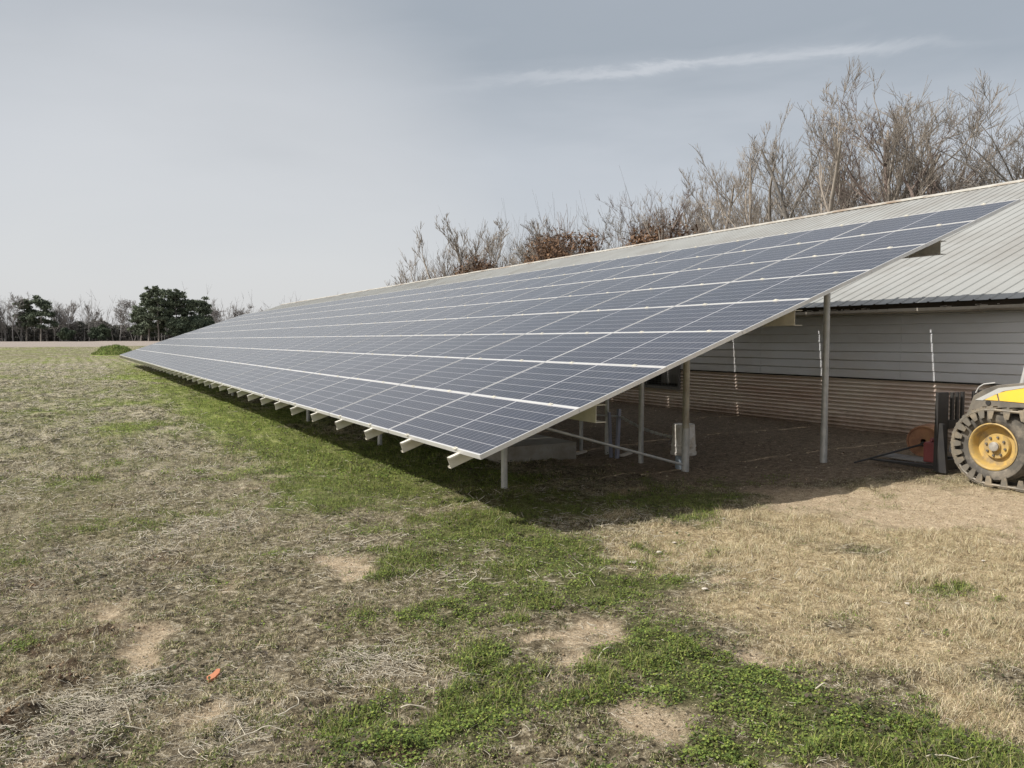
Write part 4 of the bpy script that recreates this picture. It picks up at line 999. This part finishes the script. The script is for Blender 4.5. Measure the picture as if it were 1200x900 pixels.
# far tree line across the field
FG = 'trees along the far edge of the field'
FD = 262
farb = [(-38, 350, 'tall'), (-18, 356, 'tall'), (3, 350, 'up'), (12, 342, 'tall'), (22, 356, 'up'), (60, 355, 'up'), (68, 353, 'up'), (77, 356, 'up'), (86, 362, 'up'), (102, 352, 'up'), (115, 366, 'up'), (138, 345, 'round'), (154, 352, 'up'), (246, 350, 'up'), (255, 352, 'round'), (268, 356, 'up'), (275, 352, 'round'), (286, 360, 'up'), (300, 362, 'up')]
flab = ['bare tree far left beyond the picture edge', 'bare tree just beyond the left picture edge', 'thin bare tree at the very left edge of the far tree line', 'tallest dark bare tree at the left end of the far tree line', 'small bare tree between the tallest left one and the dark pines', 'leftmost grey bare tree right of the two left pines', 'second grey bare tree right of the two left pines', 'third grey bare tree right of the two left pines', 'faint low bare tree before the forked one on the far line', 'forked bare tree halfway between the left pines and the round crowned tree', 'low thin bare tree right of the forked one', 'round crowned bare tree standing clear in the far tree line', 'thin bare tree squeezed between the round crowned tree and the big pines', 'bare tree next to the small pine right of the big pines', 'rounder bare tree two to the right of the small pine', 'narrow bare tree just before the array edge on the far line', 'last round bare tree visible above the array edge', 'half hidden bare tree low behind the array edge', 'bare tree mostly hidden behind the array top']
for k, (px, py, kd) in enumerate(farb):
    D = FD+(k*37 % 11)-5; x, y = at(px, D); z = float(gz(x, y)); H = (hgt(px, py, D)-z)
    H *= 1.06; kw = dict(tall=dict(stems=1, spread=.5, up=.2, levels=3, kids=(6, 7), first=.5, minr=.036, wig=.09), up=dict(stems=2, spread=.36, up=.4, levels=3, kids=(5, 6), first=.35, minr=.030, wig=.09), round=dict(stems=1, spread=.62, up=.35, levels=3, kids=(9, 10), first=.32, minr=.034, ratio=.55, wig=.07))[kd]
    bare_tree(x, y, H*(.96 if kd != 'round' else .86), flab[k], 'bark_far', 500+k, FG, r0=.22 if kd != 'up' else .16, **kw)
def pine(px, py, D, w, lab, seed, low=.45, m='needle', name='pine_tree'):
    x, y = at(px, D); z = float(gz(x, y)); H = hgt(px, py, D)-z; g = np.random.default_rng(seed); rr = random.Random(seed)
    t = empty(name, (x, y, z), lab, 'tree', FG if name == 'pine_tree' else 'dark evergreens on the far line')
    segs = []; p = np.array([x, y, z-.3]); n = 10; lean = g.normal(size=2)*.015; limbs = []
    for k in range(n):
        q = p+np.array([lean[0]*H/n+g.normal()*.06, lean[1]*H/n, H*.96/n]); segs.append((*p, *q, .28*(1-k/n*.8), .28*(1-(k+1)/n*.8))); p = q
        if k >= n*low-1:
            for _ in range(4):
                a = g.random()*6.28; f = (k-n*low+1)/(n*(1-low)+1); l = w*(1.05-.55*f)*(.55+.5*g.random()); e = q+np.array([math.cos(a)*l, math.sin(a)*l, l*.25+g.normal()*.3]); segs.append((*q, *e, .07, .03)); limbs.append(e)
    V, F = tubes_mesh(segs, 5); raw_mesh('trunk', V, F, MT['bark_grey'], t)
    limbs.append(p); L = np.array(limbs); Pn = []
    for e in L:
        for _ in range(2):
            c = e+g.normal(size=3)*np.array([.6, .6, .3]); s = .5+.55*g.random(); m_ = 80; o = g.normal(size=(m_, 3)); o /= np.linalg.norm(o, axis=1, keepdims=True); Pn.append(c+o*g.random((m_, 1))**.5*np.array([s*1.35, s*1.35, s*.62]))
    Pn = np.concatenate(Pn); m_ = len(Pn); a = g.normal(size=(m_, 3))*.20; b = g.normal(size=(m_, 3))*.20
    V = np.stack([Pn-a, Pn+b, Pn+a-b*.5], 1).reshape(-1, 3); raw_mesh('crown', V, np.arange(3*m_).reshape(m_, 3), MT[m], t); return t
pl = [(28, 352, FD, 2.6, 'left one of the two dark pines at the left of the far line', .35), (45, 350, FD-4, 3.2, 'right one of the two dark pines at the left of the far line', .35),
      (172, 344, FD-22, 3.4, 'leftmost tall pine of the big clump beside the array', .22), (184, 338, FD-26, 3.4, 'second tall pine from the left in the big clump', .22), (196, 342, FD-20, 3.4, 'middle pine of the big clump beside the array', .18),
      (206, 341, FD-26, 3.5, 'fourth pine from the left in the big clump', .15), (218, 352, FD-24, 3.4, 'rightmost tall pine of the big clump', .12), (236, 351, FD-10, 2.4, 'small flat topped pine standing right of the big clump', .5), (163, 362, FD-16, 2.6, 'short pine at the left foot of the big clump', .12),
      (-30, 354, FD, 3, 'pine beyond the left picture edge', .4)]
for k, (px, py, D, w, lab, lo) in enumerate(pl): pine(px, py, D, w, lab, 900+k, lo)
for k, (px, py, D, w, lab) in enumerate(((75, 383, FD-10, 2.6, 'low dark evergreen bush right of the left pines'), (115, 378, FD-4, 3.2, 'low dark evergreen left of the round crowned bare tree'), (222, 366, FD-28, 3.4, 'dark rounded evergreen at the right foot of the pine clump'), (205, 370, FD-28, 3.2, 'dark evergreen low in the middle of the pine clump'), (240, 368, FD-20, 2.8, 'dark evergreen low at the right of the pine clump'))):
    x, y = at(px, D); z = float(gz(x, y)); H = hgt(px, py, D)-z; t = empty('evergreen_bush', (x, y, z), lab, 'bush', 'dark evergreens on the far line')
    V, F = tubes_mesh([(x, y, z-.2, x, y, z+H*.6, .2, .1)], 5); raw_mesh('trunk', V, F, MT['bark_far'], t); leafcloud((x, y, z+H*.5), (w, w, H*.46), 5200, .40, 'needle_b', t, 700+k, 'crown', 26)
# undergrowth along the far line: stems and dark foliage
g = np.random.default_rng(8); n = 70000
px = g.random(n)*700-260; D = FD+4+g.random(n)*16; dirs = [ray(q, 300) for q in (0,)]
hx = Fv[0]*FPX+Rv[0]*(px-600)-Uv[0]*150; hy = Fv[1]*FPX+Rv[1]*(px-600)-Uv[1]*150; hh = np.hypot(hx, hy); x = hx/hh*D; y = hy/hh*D
top = 2.2+6.2*fbm(px*.05+50, px*0+3, 5, 66); zz = gz(x, y)+top*g.random(n)**1.15
P = np.stack([x, y, zz], 1); a = g.normal(size=(n, 3))*.24; b = g.normal(size=(n, 3))*.24
V = np.stack([P-a, P+b, P+a-b*.5], 1).reshape(-1, 3)
tag(raw_mesh('undergrowth', V, np.arange(3*n).reshape(n, 3), MT['brush']), 'dark brushy undergrowth along the foot of the far tree line', 'undergrowth', kind='stuff')
segs = []
for k in range(750):
    q = g.random()*640-230; D_ = FD+g.random()*30; xx, yy = at(q, D_); z = float(gz(xx, yy)); h = 4+8*g.random()**1.5; p = np.array([xx, yy, z]); d = np.array([g.normal()*.08, g.normal()*.08, 1])
    for s_ in range(4):
        p2 = p+d*h/4; segs.append((*p, *p2, .09-.018*s_, .075-.018*s_)); p = p2; d = d+g.normal(size=3)*.12
        for _ in range(3):
            e = p+(d+g.normal(size=3)*.55)*h*.13; segs.append((*p, *e, .03, .018))
V, F = tubes_mesh(segs, 3); tag(raw_mesh('sapling_wood', V, F, MT['bark_far']), 'grey bare saplings and brush among the far trees', 'woodland', kind='stuff')

# ------------------------------------------------------------------ light
SD = np.array([-1.03, .14, 1.0]); SD /= np.linalg.norm(SD)
sl_ = bpy.data.lights.new('sun', 'SUN'); sun = bpy.data.objects.new('sun', sl_); col.objects.link(sun)
sl_.energy = 4.4; sl_.angle = R(.6); sl_.color = (1, .95, .87)
sun.rotation_euler = Vector(SD).to_track_quat('Z', 'Y').to_euler(); sun.location = (0, 0, 30)
w = bpy.data.worlds.new('World'); sc.world = w; w.use_nodes = True; nt = w.node_tree; bg = nt.nodes['Background']
sky = N(nt, 'ShaderNodeTexSky', sky_type='NISHITA', sun_disc=False); sky.sun_elevation = math.asin(SD[2]); sky.sun_rotation = math.atan2(SD[0], SD[1]); sky.air_density = 1.2; sky.dust_density = 2.0
nt.links.new(sky.outputs[0], bg.inputs[0]); bg.inputs[1].default_value = .07
tc = N(nt, 'ShaderNodeTexCoord'); vec = tc.outputs['Generated']; sx = N(nt, 'ShaderNodeSeparateXYZ'); nt.links.new(vec, sx.inputs[0])
mp = N(nt, 'ShaderNodeMapping'); mp.inputs['Rotation'].default_value = (0, .12, R(30)); mp.inputs['Scale'].default_value = (1.1, 1.1, 4.2); nt.links.new(vec, mp.inputs[0])
n1 = noise(nt, 1.5, 5, .5, mp.outputs[0], .4); n2 = noise(nt, 4.5, 6, .6, mp.outputs[0], .6)
elv = math_(nt, 'ADD', sx.outputs[2], math_(nt, 'MULTIPLY', math_(nt, 'SUBTRACT', n1, .5), .34))
elv = math_(nt, 'ADD', elv, math_(nt, 'MULTIPLY', math_(nt, 'SUBTRACT', n2, .5), .05))
cc = ramp(nt, elv, [(0, (.50, .51, .525)), (.10, (.49, .505, .53)), (.21, (.43, .452, .485)), (.34, (.295, .325, .36)), (.58, (.34, .365, .41)), (1, (.44, .46, .49))])
# thin cloud brightened towards the sun, out of view, added to fill the shaded wall
hs = np.array([SD[0], SD[1], .25]); hs /= np.linalg.norm(hs); sg_ = N(nt, 'ShaderNodeVectorMath', operation='DOT_PRODUCT'); nt.links.new(vec, sg_.inputs[0]); sg_.inputs[1].default_value = tuple(hs)
sm = N(nt, 'ShaderNodeMapRange', interpolation_type='SMOOTHSTEP'); sm.inputs[1].default_value = .22; sm.inputs[2].default_value = .95; nt.links.new(sg_.outputs['Value'], sm.inputs[0])
cc = mixc(nt, sm.outputs[0], cc, (1.05, 1.0, .95))
# brighter veil of cloud low on the left
gd = ray(230, 275); gd /= np.linalg.norm(gd); gdn = N(nt, 'ShaderNodeVectorMath', operation='DOT_PRODUCT'); nt.links.new(vec, gdn.inputs[0]); gdn.inputs[1].default_value = tuple(gd)
gm = N(nt, 'ShaderNodeMapRange', interpolation_type='SMOOTHSTEP'); gm.inputs[1].default_value = .915; gm.inputs[2].default_value = 1.0; nt.links.new(math_(nt, 'ADD', gdn.outputs['Value'], math_(nt, 'MULTIPLY', math_(nt, 'SUBTRACT', n1, .5), .07)), gm.inputs[0])
cc = mixc(nt, math_(nt, 'MULTIPLY', gm.outputs[0], .6), cc, (.56, .56, .565))
# the thin streak of cirrus
d1 = ray(560, 97); d2 = ray(1110, 52); d1 /= np.linalg.norm(d1); d2 /= np.linalg.norm(d2); nn_ = np.cross(d1, d2); nn_ /= np.linalg.norm(nn_); md = d1*.50+d2*.50; md /= np.linalg.norm(md); tn = np.cross(nn_, md)
def dot(v):
    m = N(nt, 'ShaderNodeVectorMath', operation='DOT_PRODUCT'); nt.links.new(vec, m.inputs[0]); m.inputs[1].default_value = tuple(v); return m.outputs['Value']
n3 = noise(nt, 7, 6, .65, mp.outputs[0], .5)
dd = math_(nt, 'ADD', dot(nn_), math_(nt, 'MULTIPLY', math_(nt, 'SUBTRACT', n3, .5), .045))
gs = math_(nt, 'POWER', 2.718, math_(nt, 'MULTIPLY', math_(nt, 'POWER', math_(nt, 'DIVIDE', dd, .0055), 2), -1.))
ex = math_(nt, 'POWER', 2.718, math_(nt, 'MULTIPLY', math_(nt, 'POWER', math_(nt, 'DIVIDE', dot(tn), .235), 4), -1.))
front = math_(nt, 'GREATER_THAN', dot(md), 0)
stk_ = math_(nt, 'MULTIPLY', math_(nt, 'MULTIPLY', math_(nt, 'MULTIPLY', gs, ex), front), math_(nt, 'ADD', math_(nt, 'MULTIPLY', n2, .7), .12))
cc = mixc(nt, stk_, cc, (.58, .59, .61))
bg2 = N(nt, 'ShaderNodeBackground'); nt.links.new(cc, bg2.inputs[0]); bg2.inputs[1].default_value = 1.0
mx = N(nt, 'ShaderNodeMixShader'); mx.inputs[0].default_value = .85; nt.links.new(bg.outputs[0], mx.inputs[1]); nt.links.new(bg2.outputs[0], mx.inputs[2]); nt.links.new(mx.outputs[0], nt.nodes['World Output'].inputs[0])
sc.view_settings.view_transform = 'Standard'; sc.view_settings.look = 'None'; sc.view_settings.gamma = 1; sc.view_settings.exposure = .47; sc.view_settings.use_curve_mapping = False
sc.cycles.max_bounces = 6; sc.cycles.diffuse_bounces = 4; sc.cycles.glossy_bounces = 3; sc.cycles.transmission_bounces = 3; sc.cycles.use_denoising = True
